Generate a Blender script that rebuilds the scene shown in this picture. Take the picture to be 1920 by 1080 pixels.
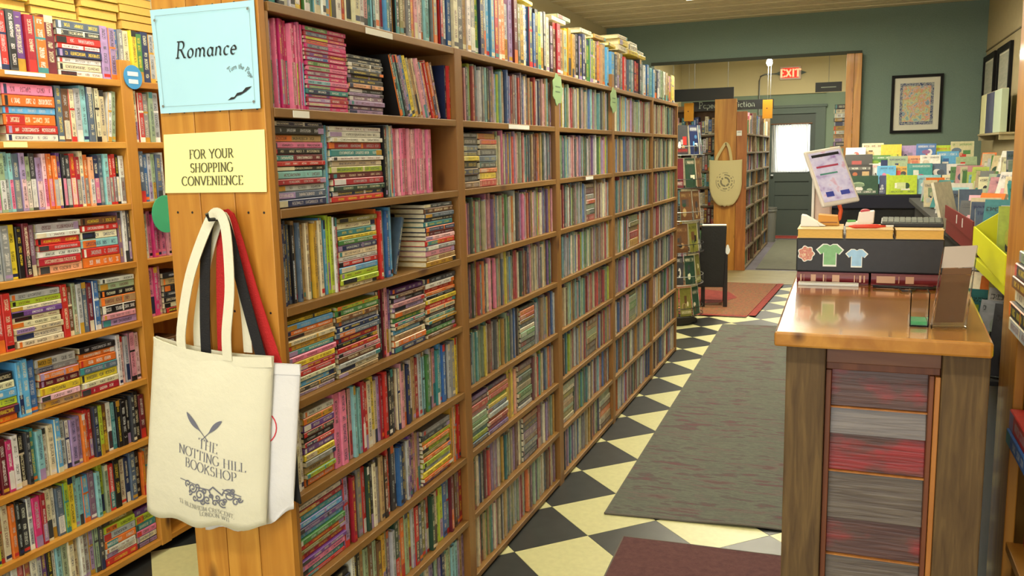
import bpy, math, random
from mathutils import Matrix, Vector
rnd = random.Random(11)
sc = bpy.context.scene
col = sc.collection
for o in list(bpy.data.objects):
    bpy.data.objects.remove(o)

# ------------------------------------------------------------------ camera
cd = bpy.data.cameras.new('camera'); cam = bpy.data.objects.new('camera', cd); col.objects.link(cam)
cd.sensor_width = 36.0; cd.lens = 1617.1 / 1920 * 36.0; cd.clip_start = 0.05; cd.clip_end = 100
_y, _p, _r = math.radians(21.38), math.radians(8.774), math.radians(-1.317)
_F = Vector((-math.sin(_y) * math.cos(_p), math.cos(_y) * math.cos(_p), -math.sin(_p)))
_R = Vector((math.cos(_y), math.sin(_y), 0)); _U = _R.cross(_F)
_R, _U = math.cos(_r) * _R + math.sin(_r) * _U, -math.sin(_r) * _R + math.cos(_r) * _U
cam.matrix_world = Matrix(((_R.x, _U.x, -_F.x, 1.1324), (_R.y, _U.y, -_F.y, -1.5348), (_R.z, _U.z, -_F.z, 1.4391), (0, 0, 0, 1)))
sc.camera = cam

# ------------------------------------------------------------------ world, daylight, exposure
w = bpy.data.worlds.new('world'); sc.world = w; w.use_nodes = True
bg = w.node_tree.nodes['Background']; bg.inputs[0].default_value = (0.95, 0.97, 1.0, 1); bg.inputs[1].default_value = 0.8
vs = sc.view_settings
vs.view_transform = 'Standard'; vs.look = 'None'; vs.gamma = 1.0; vs.use_curve_mapping = False
vs.exposure = 0.0


def area_light(name, loc, rot, sx, sy, power, color=(1, 1, 1)):
    l = bpy.data.lights.new(name, 'AREA'); l.shape = 'RECTANGLE'; l.size = sx; l.size_y = sy; l.energy = power; l.color = color
    o = bpy.data.objects.new(name, l); col.objects.link(o); o.location = loc; o.rotation_euler = rot
    return o


# daylight falling in through the shop window behind the photographer
area_light('shop_window_daylight', (0.6, -4.6, 1.7), (math.radians(90), 0, 0), 3.6, 2.0, 105, (1.0, 0.98, 0.93))


# ------------------------------------------------------------------ mesh helpers
def lin(c):
    return tuple(((v / 12.92) if v <= 0.04045 else ((v + 0.055) / 1.055) ** 2.4) for v in c[:3])


def hexc(h):
    return lin((int(h[0:2], 16) / 255, int(h[2:4], 16) / 255, int(h[4:6], 16) / 255))


class MB:
    def __init__(s):
        s.v = []; s.f = []; s.m = []; s.c = []; s.k = []; s.uv = []; s.colored = False

    def face(s, pts, m=0, c=None, ink=None, uv=None):
        b = len(s.v); s.v.extend([tuple(p) for p in pts]); n = len(pts)
        s.f.append(tuple(range(b, b + n))); s.m.append(m)
        if c is not None: s.colored = True
        s.c.append(c or (1, 1, 1)); s.k.append(ink); s.uv.append(uv)

    def mesh_part(s, verts, faces, m=0, c=None):
        b = len(s.v); s.v.extend([tuple(p) for p in verts])
        for f in faces:
            s.f.append(tuple(b + i for i in f)); s.m.append(m); s.c.append(c or (1, 1, 1)); s.k.append(None); s.uv.append(None)
        if c is not None: s.colored = True

    def box(s, x0, x1, y0, y1, z0, z1, m=0, c=None, M=None):
        p = [Vector((x, y, z)) for z in (z0, z1) for y in (y0, y1) for x in (x0, x1)]
        if M is not None: p = [M @ q for q in p]
        s.mesh_part(p, [(0, 2, 3, 1), (4, 5, 7, 6), (0, 1, 5, 4), (2, 6, 7, 3), (0, 4, 6, 2), (1, 3, 7, 5)], m, c)

    def prism(s, poly, d, m=0, c=None, M=None):
        """poly in local x,z, extruded along local y by d"""
        n = len(poly)
        p = [Vector((a, 0, b)) for a, b in poly] + [Vector((a, d, b)) for a, b in poly]
        if M is not None: p = [M @ q for q in p]
        fs = [tuple(range(n)), tuple(range(2 * n - 1, n - 1, -1))]
        fs += [(i, i + n, (i + 1) % n + n, (i + 1) % n) for i in range(n)]
        s.mesh_part(p, fs, m, c)

    def tube(s, path, r, n=8, m=0, c=None, cap=True):
        path = [Vector(p) for p in path]; vs_ = []; fs = []
        for i, p in enumerate(path):
            t = (path[min(i + 1, len(path) - 1)] - path[max(i - 1, 0)]).normalized()
            a = Vector((0, 0, 1)) if abs(t.z) < 0.9 else Vector((1, 0, 0))
            u = t.cross(a).normalized(); w_ = t.cross(u)
            rr = r[i] if isinstance(r, (list, tuple)) else r
            for k in range(n):
                an = 2 * math.pi * k / n
                vs_.append(p + rr * (math.cos(an) * u + math.sin(an) * w_))
        for i in range(len(path) - 1):
            for k in range(n):
                fs.append((i * n + k, i * n + (k + 1) % n, (i + 1) * n + (k + 1) % n, (i + 1) * n + k))
        if cap:
            fs.append(tuple(range(n - 1, -1, -1))); fs.append(tuple(range((len(path) - 1) * n, len(path) * n)))
        s.mesh_part(vs_, fs, m, c)

    def lathe(s, prof, cx, cy, n=16, m=0, c=None):
        vs_ = []; fs = []
        for r, z in prof:
            for k in range(n):
                an = 2 * math.pi * k / n; vs_.append((cx + r * math.cos(an), cy + r * math.sin(an), z))
        for i in range(len(prof) - 1):
            for k in range(n):
                fs.append((i * n + k, i * n + (k + 1) % n, (i + 1) * n + (k + 1) % n, (i + 1) * n + k))
        s.mesh_part(vs_, fs, m, c)

    def ribbon(s, path, wv, th=0.002, m=0, c=None):
        """strip along path; wv = half-width vector per point or a single one; th = thickness along y"""
        vs_ = []; fs = []
        for i, p in enumerate(path):
            p = Vector(p); h = Vector(wv[i] if isinstance(wv, list) else wv)
            for sg, dy in ((-1, -th / 2), (1, -th / 2), (1, th / 2), (-1, th / 2)):
                vs_.append(p + sg * h + Vector((0, dy, 0)))
        for i in range(len(path) - 1):
            for k in range(4):
                fs.append((i * 4 + k, i * 4 + (k + 1) % 4, (i + 1) * 4 + (k + 1) % 4, (i + 1) * 4 + k))
        fs.append((3, 2, 1, 0)); e = (len(path) - 1) * 4; fs.append((e, e + 1, e + 2, e + 3))
        s.mesh_part(vs_, fs, m, c)

    def build(s, name, mats, parent=None, loc=None, rot=None, smooth=False, bevel=0):
        me = bpy.data.meshes.new(name); me.from_pydata(s.v, [], s.f)
        if not isinstance(mats, (list, tuple)): mats = [mats]
        for mm in mats: me.materials.append(mm)
        if len(mats) > 1: me.polygons.foreach_set('material_index', s.m)
        if s.colored:
            ca = me.color_attributes.new('Col', 'FLOAT_COLOR', 'CORNER'); ka = me.color_attributes.new('Ink', 'FLOAT_COLOR', 'CORNER')
            uvl = me.uv_layers.new(name='UVMap')
            A = []; B = []; Uv = []
            for f, c, k, uv in zip(s.f, s.c, s.k, s.uv):
                n = len(f)
                A.extend((c[0], c[1], c[2], 1.0) * n)
                B.extend(((k[0], k[1], k[2], 1.0) if k else (0.0, 0.0, 0.0, 0.0)) * n)
                if uv:
                    for q in uv: Uv.extend(q)
                else:
                    Uv.extend((0.0, -1.0) * n)
            ca.data.foreach_set('color', A); ka.data.foreach_set('color', B); uvl.data.foreach_set('uv', Uv)
        if smooth: me.polygons.foreach_set('use_smooth', [True] * len(me.polygons))
        me.update()
        o = bpy.data.objects.new(name, me); col.objects.link(o)
        if parent: o.parent = parent
        if loc: o.location = loc
        if rot: o.rotation_euler = rot
        if bevel:
            b = o.modifiers.new('bevel', 'BEVEL'); b.width = bevel; b.segments = 2; b.limit_method = 'ANGLE'
        return o


def tag(o, label=None, cat=None, group=None, kind=None):
    if label: o['label'] = label
    if cat: o['category'] = cat
    if group: o['group'] = group
    if kind: o['kind'] = kind
    return o


def thing(name, loc, label, cat, group=None, rz=0.0):
    o = bpy.data.objects.new(name, None); col.objects.link(o); o.empty_display_size = 0.05
    o.location = loc; o.rotation_euler = (0, 0, rz)
    return tag(o, label, cat, group)


def bx(name, mat, x0, x1, y0, y1, z0, z1, parent=None, bevel=0, kind=None):
    b = MB(); b.box(x0, x1, y0, y1, z0, z1)
    o = b.build(name, mat, parent, bevel=bevel)
    if kind: o['kind'] = kind
    return o


# ------------------------------------------------------------------ materials
def newmat(name):
    m = bpy.data.materials.new(name); m.use_nodes = True
    nt = m.node_tree; return m, nt, nt.nodes['Principled BSDF']


def N(nt, t, **kw):
    n = nt.nodes.new(t)
    for k, v in kw.items(): setattr(n, k, v)
    return n


def ramp(nt, stops):
    r = N(nt, 'ShaderNodeValToRGB'); e = r.color_ramp.elements
    e[0].position, e[0].color = stops[0][0], (*stops[0][1], 1)
    e[1].position, e[1].color = stops[-1][0], (*stops[-1][1], 1)
    for p, c in stops[1:-1]:
        q = e.new(p); q.color = (*c, 1)
    return r


def plain(name, c, rough=0.6, spec=0.5, metal=0.0, noise=0.0, nscale=30, bump=0.0, stretch=(1, 1, 1)):
    m, nt, p = newmat(name)
    p.inputs['Roughness'].default_value = rough; p.inputs['Specular IOR Level'].default_value = spec; p.inputs['Metallic'].default_value = metal
    c = lin(c)
    p.inputs['Base Color'].default_value = (*c, 1)
    if noise or bump:
        tc = N(nt, 'ShaderNodeTexCoord'); mp = N(nt, 'ShaderNodeMapping'); mp.inputs['Scale'].default_value = stretch
        nt.links.new(tc.outputs['Object'], mp.inputs['Vector'])
        t = N(nt, 'ShaderNodeTexNoise'); t.inputs['Scale'].default_value = nscale; t.inputs['Detail'].default_value = 5
        nt.links.new(mp.outputs['Vector'], t.inputs['Vector'])
        if noise:
            r = ramp(nt, [(0.3, tuple(v * (1 - noise) for v in c)), (0.7, tuple(min(1, v * (1 + noise)) for v in c))])
            nt.links.new(t.outputs['Fac'], r.inputs['Fac']); nt.links.new(r.outputs['Color'], p.inputs['Base Color'])
        if bump:
            b = N(nt, 'ShaderNodeBump'); b.inputs['Strength'].default_value = bump; b.inputs['Distance'].default_value = 0.01
            nt.links.new(t.outputs['Fac'], b.inputs['Height']); nt.links.new(b.outputs['Normal'], p.inputs['Normal'])
    return m


def wood(name, light, dark, axis='y', rough=0.45, scale=1.0, knots=True, knot=(0.30, 0.15, 0.05), coat=0.0):
    m, nt, p = newmat(name); L = nt.links
    tc = N(nt, 'ShaderNodeTexCoord'); mp = N(nt, 'ShaderNodeMapping')
    st = {'x': (1.2, 14, 14), 'y': (14, 1.2, 14), 'z': (14, 14, 1.2)}[axis]
    mp.inputs['Scale'].default_value = tuple(v * scale for v in st)
    oi = N(nt, 'ShaderNodeObjectInfo'); sc3 = N(nt, 'ShaderNodeVectorMath', operation='SCALE')
    cb = N(nt, 'ShaderNodeCombineXYZ')
    for i in range(3): L.new(oi.outputs['Random'], cb.inputs[i])
    L.new(cb.outputs[0], sc3.inputs[0]); sc3.inputs['Scale'].default_value = 7.0
    ad = N(nt, 'ShaderNodeVectorMath', operation='ADD'); L.new(tc.outputs['Object'], ad.inputs[0]); L.new(sc3.outputs[0], ad.inputs[1])
    L.new(ad.outputs[0], mp.inputs['Vector'])
    n1 = N(nt, 'ShaderNodeTexNoise'); n1.inputs['Scale'].default_value = 1.6; n1.inputs['Detail'].default_value = 6; n1.inputs['Distortion'].default_value = 0.8
    L.new(mp.outputs['Vector'], n1.inputs['Vector'])
    r = ramp(nt, [(0.30, lin(dark)), (0.52, tuple((a + b) / 2 for a, b in zip(lin(light), lin(dark)))), (0.68, lin(light))])
    L.new(n1.outputs['Fac'], r.inputs['Fac']); out = r.outputs['Color']
    if knots:
        m2 = N(nt, 'ShaderNodeMapping'); s2 = {'x': (3, 7, 7), 'y': (7, 3, 7), 'z': (7, 7, 3)}[axis]; m2.inputs['Scale'].default_value = s2
        L.new(ad.outputs[0], m2.inputs['Vector'])
        vo = N(nt, 'ShaderNodeTexVoronoi'); vo.inputs['Scale'].default_value = 1.0; L.new(m2.outputs['Vector'], vo.inputs['Vector'])
        kr = ramp(nt, [(0.03, (1, 1, 1)), (0.13, (0, 0, 0))]); L.new(vo.outputs['Distance'], kr.inputs['Fac'])
        mx = N(nt, 'ShaderNodeMix', data_type='RGBA'); L.new(kr.outputs['Color'], mx.inputs['Factor']); L.new(out, mx.inputs['A'])
        mx.inputs['B'].default_value = (*lin(knot), 1); out = mx.outputs['Result']
    L.new(out, p.inputs['Base Color'])
    p.inputs['Roughness'].default_value = rough; p.inputs['Coat Weight'].default_value = coat; p.inputs['Coat Roughness'].default_value = 0.08
    b = N(nt, 'ShaderNodeBump'); b.inputs['Strength'].default_value = 0.12; b.inputs['Distance'].default_value = 0.004
    L.new(n1.outputs['Fac'], b.inputs['Height']); L.new(b.outputs['Normal'], p.inputs['Normal'])
    return m


def book_material():
    m, nt, p = newmat('book_print'); L = nt.links
    ca = N(nt, 'ShaderNodeAttribute', attribute_name='Col'); ka = N(nt, 'ShaderNodeAttribute', attribute_name='Ink')
    uv = N(nt, 'ShaderNodeUVMap', uv_map='UVMap'); sp = N(nt, 'ShaderNodeSeparateXYZ'); L.new(uv.outputs[0], sp.inputs[0])

    def math_(op, a, b=None):
        n = N(nt, 'ShaderNodeMath', operation=op)
        for i, q in enumerate((a, b)):
            if q is None: continue
            if isinstance(q, (int, float)): n.inputs[i].default_value = q
            else: L.new(q, n.inputs[i])
        return n.outputs[0]
    cb = N(nt, 'ShaderNodeCombineXYZ'); L.new(math_('MULTIPLY', sp.outputs[0], 420.0), cb.inputs[0]); L.new(math_('MULTIPLY', sp.outputs[1], 3.0), cb.inputs[1])
    n1 = N(nt, 'ShaderNodeTexNoise'); n1.inputs['Scale'].default_value = 1.0; n1.inputs['Detail'].default_value = 1; L.new(cb.outputs[0], n1.inputs['Vector'])
    n2 = N(nt, 'ShaderNodeTexNoise', noise_dimensions='1D'); n2.inputs['Scale'].default_value = 38.0; n2.inputs['Detail'].default_value = 0; L.new(sp.outputs[0], n2.inputs['W'])
    mask = math_('MULTIPLY', math_('GREATER_THAN', n1.outputs['Fac'], 0.47), math_('GREATER_THAN', n2.outputs['Fac'], 0.40))
    band = math_('LESS_THAN', math_('ABSOLUTE', math_('SUBTRACT', sp.outputs[1], 0.5)), 0.27)
    mask = math_('MULTIPLY', math_('MULTIPLY', math_('MULTIPLY', mask, band), ka.outputs['Alpha']), 0.7)
    mx = N(nt, 'ShaderNodeMix', data_type='RGBA'); L.new(mask, mx.inputs['Factor']); L.new(ca.outputs['Color'], mx.inputs['A']); L.new(ka.outputs['Color'], mx.inputs['B'])
    tc = N(nt, 'ShaderNodeTexCoord'); n3 = N(nt, 'ShaderNodeTexNoise'); n3.inputs['Scale'].default_value = 45; n3.inputs['Detail'].default_value = 4
    L.new(tc.outputs['Object'], n3.inputs['Vector']); r3 = ramp(nt, [(0.35, (0.72, 0.72, 0.72)), (0.65, (1, 1, 1))]); L.new(n3.outputs['Fac'], r3.inputs['Fac'])
    m3 = N(nt, 'ShaderNodeMix', data_type='RGBA', blend_type='MULTIPLY'); m3.inputs['Factor'].default_value = 0.7
    L.new(mx.outputs['Result'], m3.inputs['A']); L.new(r3.outputs['Color'], m3.inputs['B'])
    L.new(m3.outputs['Result'], p.inputs['Base Color']); p.inputs['Roughness'].default_value = 0.38
    return m


def emit(name, c, s):
    m, nt, p = newmat(name); p.inputs['Base Color'].default_value = (*lin(c), 1)
    p.inputs['Emission Color'].default_value = (*lin(c), 1); p.inputs['Emission Strength'].default_value = s
    return m


def glass(name, tint=(1, 1, 1), rough=0.02):
    m, nt, p = newmat(name); p.inputs['Base Color'].default_value = (*tint, 1); p.inputs['Transmission Weight'].default_value = 1.0
    p.inputs['Roughness'].default_value = rough; p.inputs['IOR'].default_value = 1.2
    return m


def mottled(name, cols, scale=(6, 6, 6), rough=0.9, bump=0.3, detail=8):
    m, nt, p = newmat(name); L = nt.links
    tc = N(nt, 'ShaderNodeTexCoord'); mp = N(nt, 'ShaderNodeMapping'); mp.inputs['Scale'].default_value = scale; L.new(tc.outputs['Object'], mp.inputs['Vector'])
    t = N(nt, 'ShaderNodeTexNoise'); t.inputs['Scale'].default_value = 1; t.inputs['Detail'].default_value = detail; t.inputs['Roughness'].default_value = 0.65; L.new(mp.outputs['Vector'], t.inputs['Vector'])
    n = len(cols); r = ramp(nt, [(0.37 + 0.26 * i / (n - 1), lin(c)) for i, c in enumerate(cols)]); L.new(t.outputs['Fac'], r.inputs['Fac'])
    L.new(r.outputs['Color'], p.inputs['Base Color']); p.inputs['Roughness'].default_value = rough
    t2 = N(nt, 'ShaderNodeTexNoise'); t2.inputs['Scale'].default_value = 220; L.new(tc.outputs['Object'], t2.inputs['Vector'])
    b = N(nt, 'ShaderNodeBump'); b.inputs['Strength'].default_value = bump; b.inputs['Distance'].default_value = 0.003
    L.new(t2.outputs['Fac'], b.inputs['Height']); L.new(b.outputs['Normal'], p.inputs['Normal'])
    return m


PINE_L, PINE_D = (0.81, 0.59, 0.24), (0.66, 0.42, 0.12)
SH_L, SH_D = (0.57, 0.42, 0.21), (0.47, 0.33, 0.14)
M = {}
M['book'] = book_material()
M['pages'] = plain('book_pages', (0.90, 0.86, 0.72), 0.8, 0.2, noise=0.12, nscale=60, stretch=(1, 1, 6))
M['pine_z'] = wood('pine_upright_grain', PINE_L, PINE_D, 'z', coat=0.15)
M['pine_y'] = wood('pine_shelf_grain', PINE_L, PINE_D, 'y', coat=0.15)
M['pine_x'] = wood('pine_cross_grain', PINE_L, PINE_D, 'x', coat=0.15)
M['shelf_y'] = wood('oiled_shelf_board', SH_L, SH_D, 'y')
M['shelf_z'] = wood('oiled_upright', (0.61, 0.44, 0.23), (0.50, 0.34, 0.15), 'z')
M['back'] = wood('bookcase_back', (0.62, 0.48, 0.30), (0.5, 0.37, 0.22), 'z')
M['top'] = wood('lacquered_counter', (0.74, 0.52, 0.20), (0.60, 0.38, 0.12), 'y', rough=0.25, coat=1.0, scale=0.7)
M['post'] = wood('weathered_post', (0.42, 0.33, 0.19), (0.30, 0.22, 0.12), 'z', rough=0.7, scale=3.5, knots=False)
M['dark_metal'] = plain('dark_metal', (0.10, 0.10, 0.11), 0.45)
M['black'] = plain('black_plastic', (0.06, 0.06, 0.065), 0.5)
M['charcoal'] = plain('charcoal_box', (0.17, 0.18, 0.20), 0.55, noise=0.08, nscale=60)
M['cloth_black'] = plain('black_cloth', (0.055, 0.055, 0.075), 0.9, bump=0.3, nscale=40)
M['white'] = plain('white_paper', (0.93, 0.94, 0.92), 0.7)
M['whiteplastic'] = plain('white_plastic', (0.88, 0.86, 0.82), 0.35)
M['ink'] = plain('sign_ink', (0.12, 0.13, 0.15), 0.7)
M['bluepaper'] = plain('blue_paper', (0.68, 0.87, 0.95), 0.55, noise=0.02, nscale=10)
M['yellowpaper'] = plain('yellow_paper', (0.97, 0.96, 0.66), 0.65)
M['wire'] = plain('grey_wire', (0.55, 0.56, 0.56), 0.4, metal=0.6)


# ------------------------------------------------------------------ the setting
TD = 0.431; TX = 0.0362; TY = 1.2297      # tile diagonal and a lattice corner; tiles lie at 45 degrees to the aisle


def floor_material():
    m, nt, p = newmat('vinyl_floor'); L = nt.links
    tc = N(nt, 'ShaderNodeTexCoord'); mp = N(nt, 'ShaderNodeMapping', vector_type='POINT')
    s = TD / math.sqrt(2)
    mp.inputs['Rotation'].default_value = (0, 0, math.radians(45)); mp.inputs['Scale'].default_value = (1 / s, 1 / s, 1)
    # bring the lattice corner to the origin before the turn
    ad = N(nt, 'ShaderNodeVectorMath', operation='SUBTRACT'); ad.inputs[1].default_value = (TX, TY, 0.5)
    L.new(tc.outputs['Object'], ad.inputs[0]); L.new(ad.outputs[0], mp.inputs['Vector'])
    ck = N(nt, 'ShaderNodeTexChecker'); ck.inputs['Scale'].default_value = 1.0; ck.inputs['Color1'].default_value = (*lin((0.78, 0.77, 0.57)), 1); ck.inputs['Color2'].default_value = (*lin((0.16, 0.17, 0.17)), 1)
    L.new(mp.outputs['Vector'], ck.inputs['Vector']); L.new(ck.outputs['Color'], p.inputs['Base Color']); p.inputs['Roughness'].default_value = 0.35
    return m


M['floor'] = floor_material()
M['tile_dark'] = plain('dark_vinyl_tile', (0.16, 0.17, 0.17), 0.38, noise=0.25, nscale=14)
M['tile_cream'] = plain('cream_vinyl_tile', (0.79, 0.78, 0.58), 0.38, noise=0.06, nscale=40)
M['green'] = plain('green_wall_paint', (0.45, 0.53, 0.49), 0.85, noise=0.06, nscale=90, bump=0.25)
M['green_trim'] = plain('green_trim_paint', (0.30, 0.36, 0.33), 0.6)
M['sage'] = plain('sage_wall_paint', (0.47, 0.54, 0.47), 0.85)
M['cream'] = plain('cream_wall_paint', (0.78, 0.74, 0.58), 0.85)
M['tan'] = plain('tan_wall_paint', (0.66, 0.61, 0.47), 0.85, noise=0.04, nscale=20)
M['pale'] = plain('pale_wall_paint', (0.80, 0.77, 0.66), 0.85)
M['ceil'] = plain('ceiling_board', (0.84, 0.80, 0.69), 0.8, noise=0.04, nscale=8)
M['doorgreen'] = plain('door_paint', (0.24, 0.28, 0.26), 0.55)

floor = bx('floor', M['floor'], -1.6, 2.5, -5.0, 8.02, -0.05, 0.0, kind='structure')
SQ = TD / math.sqrt(2) * 0.5 * 0.994
tm = {}
for nm in ('tile_dark', 'tile_cream'):
    b = MB(); b.box(-SQ, SQ, -SQ, SQ, 0, 0.0025)
    o = b.build('floor_tile', M[nm], floor); o.rotation_euler = (0, 0, math.radians(45)); tm[nm] = o
first = {'tile_dark': True, 'tile_cream': True}
for i in range(-4, 6):
    for j in range(-3, 17):
        for nm, cx, cy in (('tile_dark', TX + i * TD, TY + (j + 0.5) * TD), ('tile_cream', TX + (i + 0.5) * TD, TY + j * TD)):
            if cy > 7.7: continue
            seen = (-1.25 < cx < -0.2 and 0.3 < cy < 1.9) or (-0.1 < cx < 1.1 and cy > 0.75) or (1.1 <= cx < 1.5 and 1.3 < cy < 2.9)
            if cy < 4.6 and -0.33 < cx < -0.1: seen = cx > -0.2
            if not seen: continue
            if first[nm]: o = tm[nm]; first[nm] = False
            else:
                o = tm[nm].copy(); col.objects.link(o); o.parent = floor
            o.location = (cx, cy, 0.0)

M['laminate'] = wood('pale_laminate', (0.62, 0.58, 0.42), (0.50, 0.46, 0.32), 'x', rough=0.4, knots=False)
M['greyfloor'] = mottled('grey_floor', [(0.36, 0.34, 0.38), (0.47, 0.45, 0.48)], (3, 3, 3), rough=0.35, bump=0.05)
fb = bx('floor_back_room', M['greyfloor'], -1.6, 2.5, 9.1, 13.9, -0.05, 0.002, kind='structure')
fs_ = bx('floor_threshold', M['laminate'], -1.6, 2.5, 8.02, 9.1, -0.05, 0.0, kind='structure')
for k in range(8):
    bx('plank', M['laminate'], -1.3, 1.05, 8.025 + k * 0.134, 8.155 + k * 0.134, 0.0, 0.004, fs_)

bx('wall_left', M['pale'], -1.62, -1.52, -5.0, 8.4, 0, 2.85, kind='structure')
wr = bx('wall_right', M['tan'], 2.36, 2.46, -5.0, 8.4, 0, 2.85, kind='structure')
bx('trim_1', plain('wall_seam', (0.40, 0.36, 0.25), 0.7), 2.352, 2.36, -5.0, 8.4, 2.34, 2.352, kind='structure')
b = MB()
b.box(1.21, 2.46, 8.4, 8.55, 0, 2.85); b.box(-1.62, 1.21, 8.4, 8.55, 2.41, 2.85); b.box(-1.62, -1.0, 8.4, 8.55, 0, 2.41)
tag(b.build('wall_partition', M['green']), kind='structure')
bx('header_shadow', plain('header_shadow_strip', (0.24, 0.26, 0.22), 0.8), -1.0, 1.21, 8.385, 8.40, 2.395, 2.43, kind='structure')  # dark strip paints a shadow along the header's lower edge
# front of the shop, behind the photographer
b = MB()
b.box(-1.62, 2.46, -5.1, -5.0, 0, 0.6); b.box(-1.62, 2.46, -5.1, -5.0, 2.75, 2.85); b.box(-1.62, -1.25, -5.1, -5.0, 0.6, 2.75); b.box(2.3, 2.46, -5.1, -5.0, 0.6, 2.75)
tag(b.build('wall_front', M['pale']), kind='structure')
ceil = bx('ceiling', M['ceil'], -1.62, 2.46, -5.1, 8.55, 2.87, 2.92, kind='structure')
for k in range(9):
    y1 = 8.40 - k * 0.36
    b = MB(); b.box(-1.55, 2.36, y1 - 0.33, y1, 2.845, 2.87); b.box(-1.55, 2.36, y1 - 0.20, y1 - 0.13, 2.838, 2.846)
    b.build('ceiling_plank', M['ceil'], ceil)
# back room
b = MB(); b.box(-1.6, -0.16, 13.6, 13.7, 0, 2.32); b.box(0.74, 2.5, 13.6, 13.7, 0, 2.32); b.box(-0.16, 0.74, 13.645, 13.7, 2.0, 2.32)
tag(b.build('wall_back', M['sage']), kind='structure')
bx('wall_back_upper', M['cream'], -1.6, 2.5, 13.6, 13.7, 2.32, 3.0, kind='structure')
bx('wall_back_left', M['cream'], -1.7, -1.6, 8.55, 13.7, 0, 3.0, kind='structure')
bx('wall_back_right', M['cream'], 2.46, 2.56, 8.55, 13.7, 0, 3.0, kind='structure')
bx('ceiling_back_room', M['ceil'], -1.7, 2.56, 8.55, 13.7, 2.95, 3.0, kind='structure')
# door with curtained window
d = bpy.data.objects.new('door_1', None); col.objects.link(d); d.location = (0.28, 13.6, 0); d['kind'] = 'structure'
b = MB()
b.box(-0.39, -0.31, -0.02, 0.04, 0, 2.0); b.box(0.23, 0.31, -0.02, 0.04, 0, 2.0); b.box(-0.31, 0.23, -0.02, 0.04, 1.82, 2.0); b.box(-0.31, 0.23, -0.02, 0.04, 0, 0.2); b.box(-0.31, 0.23, -0.02, 0.04, 0.9, 1.06)
b.build('door_frame_rails', M['doorgreen'], d)
bx('door_backing', M['doorgreen'], -0.31, 0.23, 0.031, 0.04, 0.2, 0.9, d)
for k in range(3): bx('door_panel', M['doorgreen'], -0.31, 0.23, 0.0, 0.03, 0.2 + k * 0.235, 0.425 + k * 0.235, d)
b = MB(); b.box(-0.46, -0.39, -0.05, 0.04, 0, 2.0); b.box(0.31, 0.46, -0.05, 0.04, 0, 2.0); b.box(-0.46, 0.46, -0.05, 0.04, 2.0, 2.10); b.box(-0.48, 0.48, -0.07, 0.04, 2.10, 2.14)
b.build('door_casing', M['green_trim'], d)
bx('pane', emit('daylit_pane', (0.95, 0.98, 1.0), 1.1), -0.31, 0.23, 0.02, 0.03, 1.06, 1.82, d)
b = MB(); b.tube([(-0.37, -0.06, 1.0), (-0.33, -0.06, 1.0)], 0.02, 10); b.build('door_knob', M['wire'], d)


def curtain_mesh():
    b = MB(); n = 60; rows = 14; vs_ = []; fs = []
    for half in (-1, 1):
        base = len(vs_)
        for r in range(rows + 1):
            t = r / rows
            for k in range(n + 1):
                u = k / n
                w_ = 0.285 * (1 - 0.10 * math.sin(t * math.pi))
                x = -0.04 + half * (0.29 - w_ * u) if True else 0
                y = -0.035 + 0.016 * math.sin(u * 40 + 9 * t * half) * (0.9 - 0.4 * t) - 0.004 * half
                z = 1.83 - 0.78 * t - 0.06 * math.sin(u * math.pi) * t * (1 - t)
                vs_.append((x, y, z))
        for r in range(rows):
            for k in range(n):
                a = base + r * (n + 1) + k; fs.append((a, a + 1, a + n + 2, a + n + 1))
    b.mesh_part(vs_, fs); return b


cm, nt, p = newmat('sheer_curtain'); p.inputs['Base Color'].default_value = (0.9, 0.9, 0.88, 1); p.inputs['Roughness'].default_value = 0.9
p.inputs['Transmission Weight'].default_value = 0.0; p.inputs['Subsurface Weight'].default_value = 0.0
tr = N(nt, 'ShaderNodeBsdfTranslucent'); tr.inputs[0].default_value = (0.95, 0.96, 0.95, 1); ms = N(nt, 'ShaderNodeMixShader'); ms.inputs[0].default_value = 0.7
nt.links.new(p.outputs[0], ms.inputs[1]); nt.links.new(tr.outputs[0], ms.inputs[2]); nt.links.new(ms.outputs[0], nt.nodes['Material Output'].inputs[0])
ct = curtain_mesh().build('curtain', cm, loc=(0.24, 13.6, 0), smooth=True)
tag(ct, 'sheer white gathered curtain over the window of the back door', 'curtain')
b = MB(); b.tube([(-0.36, -0.04, 1.84), (0.30, -0.04, 1.84)], 0.008, 8)
b.build('curtain_rod', wood('rod_wood', (0.55, 0.35, 0.2), (0.4, 0.25, 0.12), 'x', knots=False), ct)
# wooden posts of the opening
pst = thing('timber_post', (1.14, 8.36, 0), 'tall orange pine post at the right of the wall opening', 'post')
bx('post_board', M['pine_z'], -0.075, 0.0, -0.06, 0.04, 0, 2.395, pst, bevel=0.003)
bx('post_board', M['pine_z'], 0.002, 0.075, -0.05, 0.04, 0, 2.395, pst, bevel=0.003)


# ------------------------------------------------------------------ rugs
M['runner'] = mottled('heathered_runner', [(0.37, 0.23, 0.26), (0.29, 0.28, 0.27), (0.37, 0.38, 0.34), (0.30, 0.32, 0.29), (0.38, 0.35, 0.33), (0.34, 0.24, 0.25)], (4, 15, 1), bump=0.5, detail=7)
M['matred'] = mottled('maroon_mat_pile', [(0.30, 0.16, 0.17), (0.36, 0.21, 0.21)], (40, 40, 1), bump=0.6)
M['oriental'] = mottled('oriental_pile', [(0.40, 0.28, 0.16), (0.50, 0.38, 0.22), (0.58, 0.30, 0.20), (0.36, 0.30, 0.20), (0.55, 0.42, 0.26)], (22, 22, 1), bump=0.5)
M['redpile'] = mottled('red_pile', [(0.48, 0.16, 0.14), (0.58, 0.22, 0.18)], (20, 20, 1), bump=0.5)
M['fringe'] = plain('rug_edging', (0.38, 0.36, 0.33), 0.9)


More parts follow.
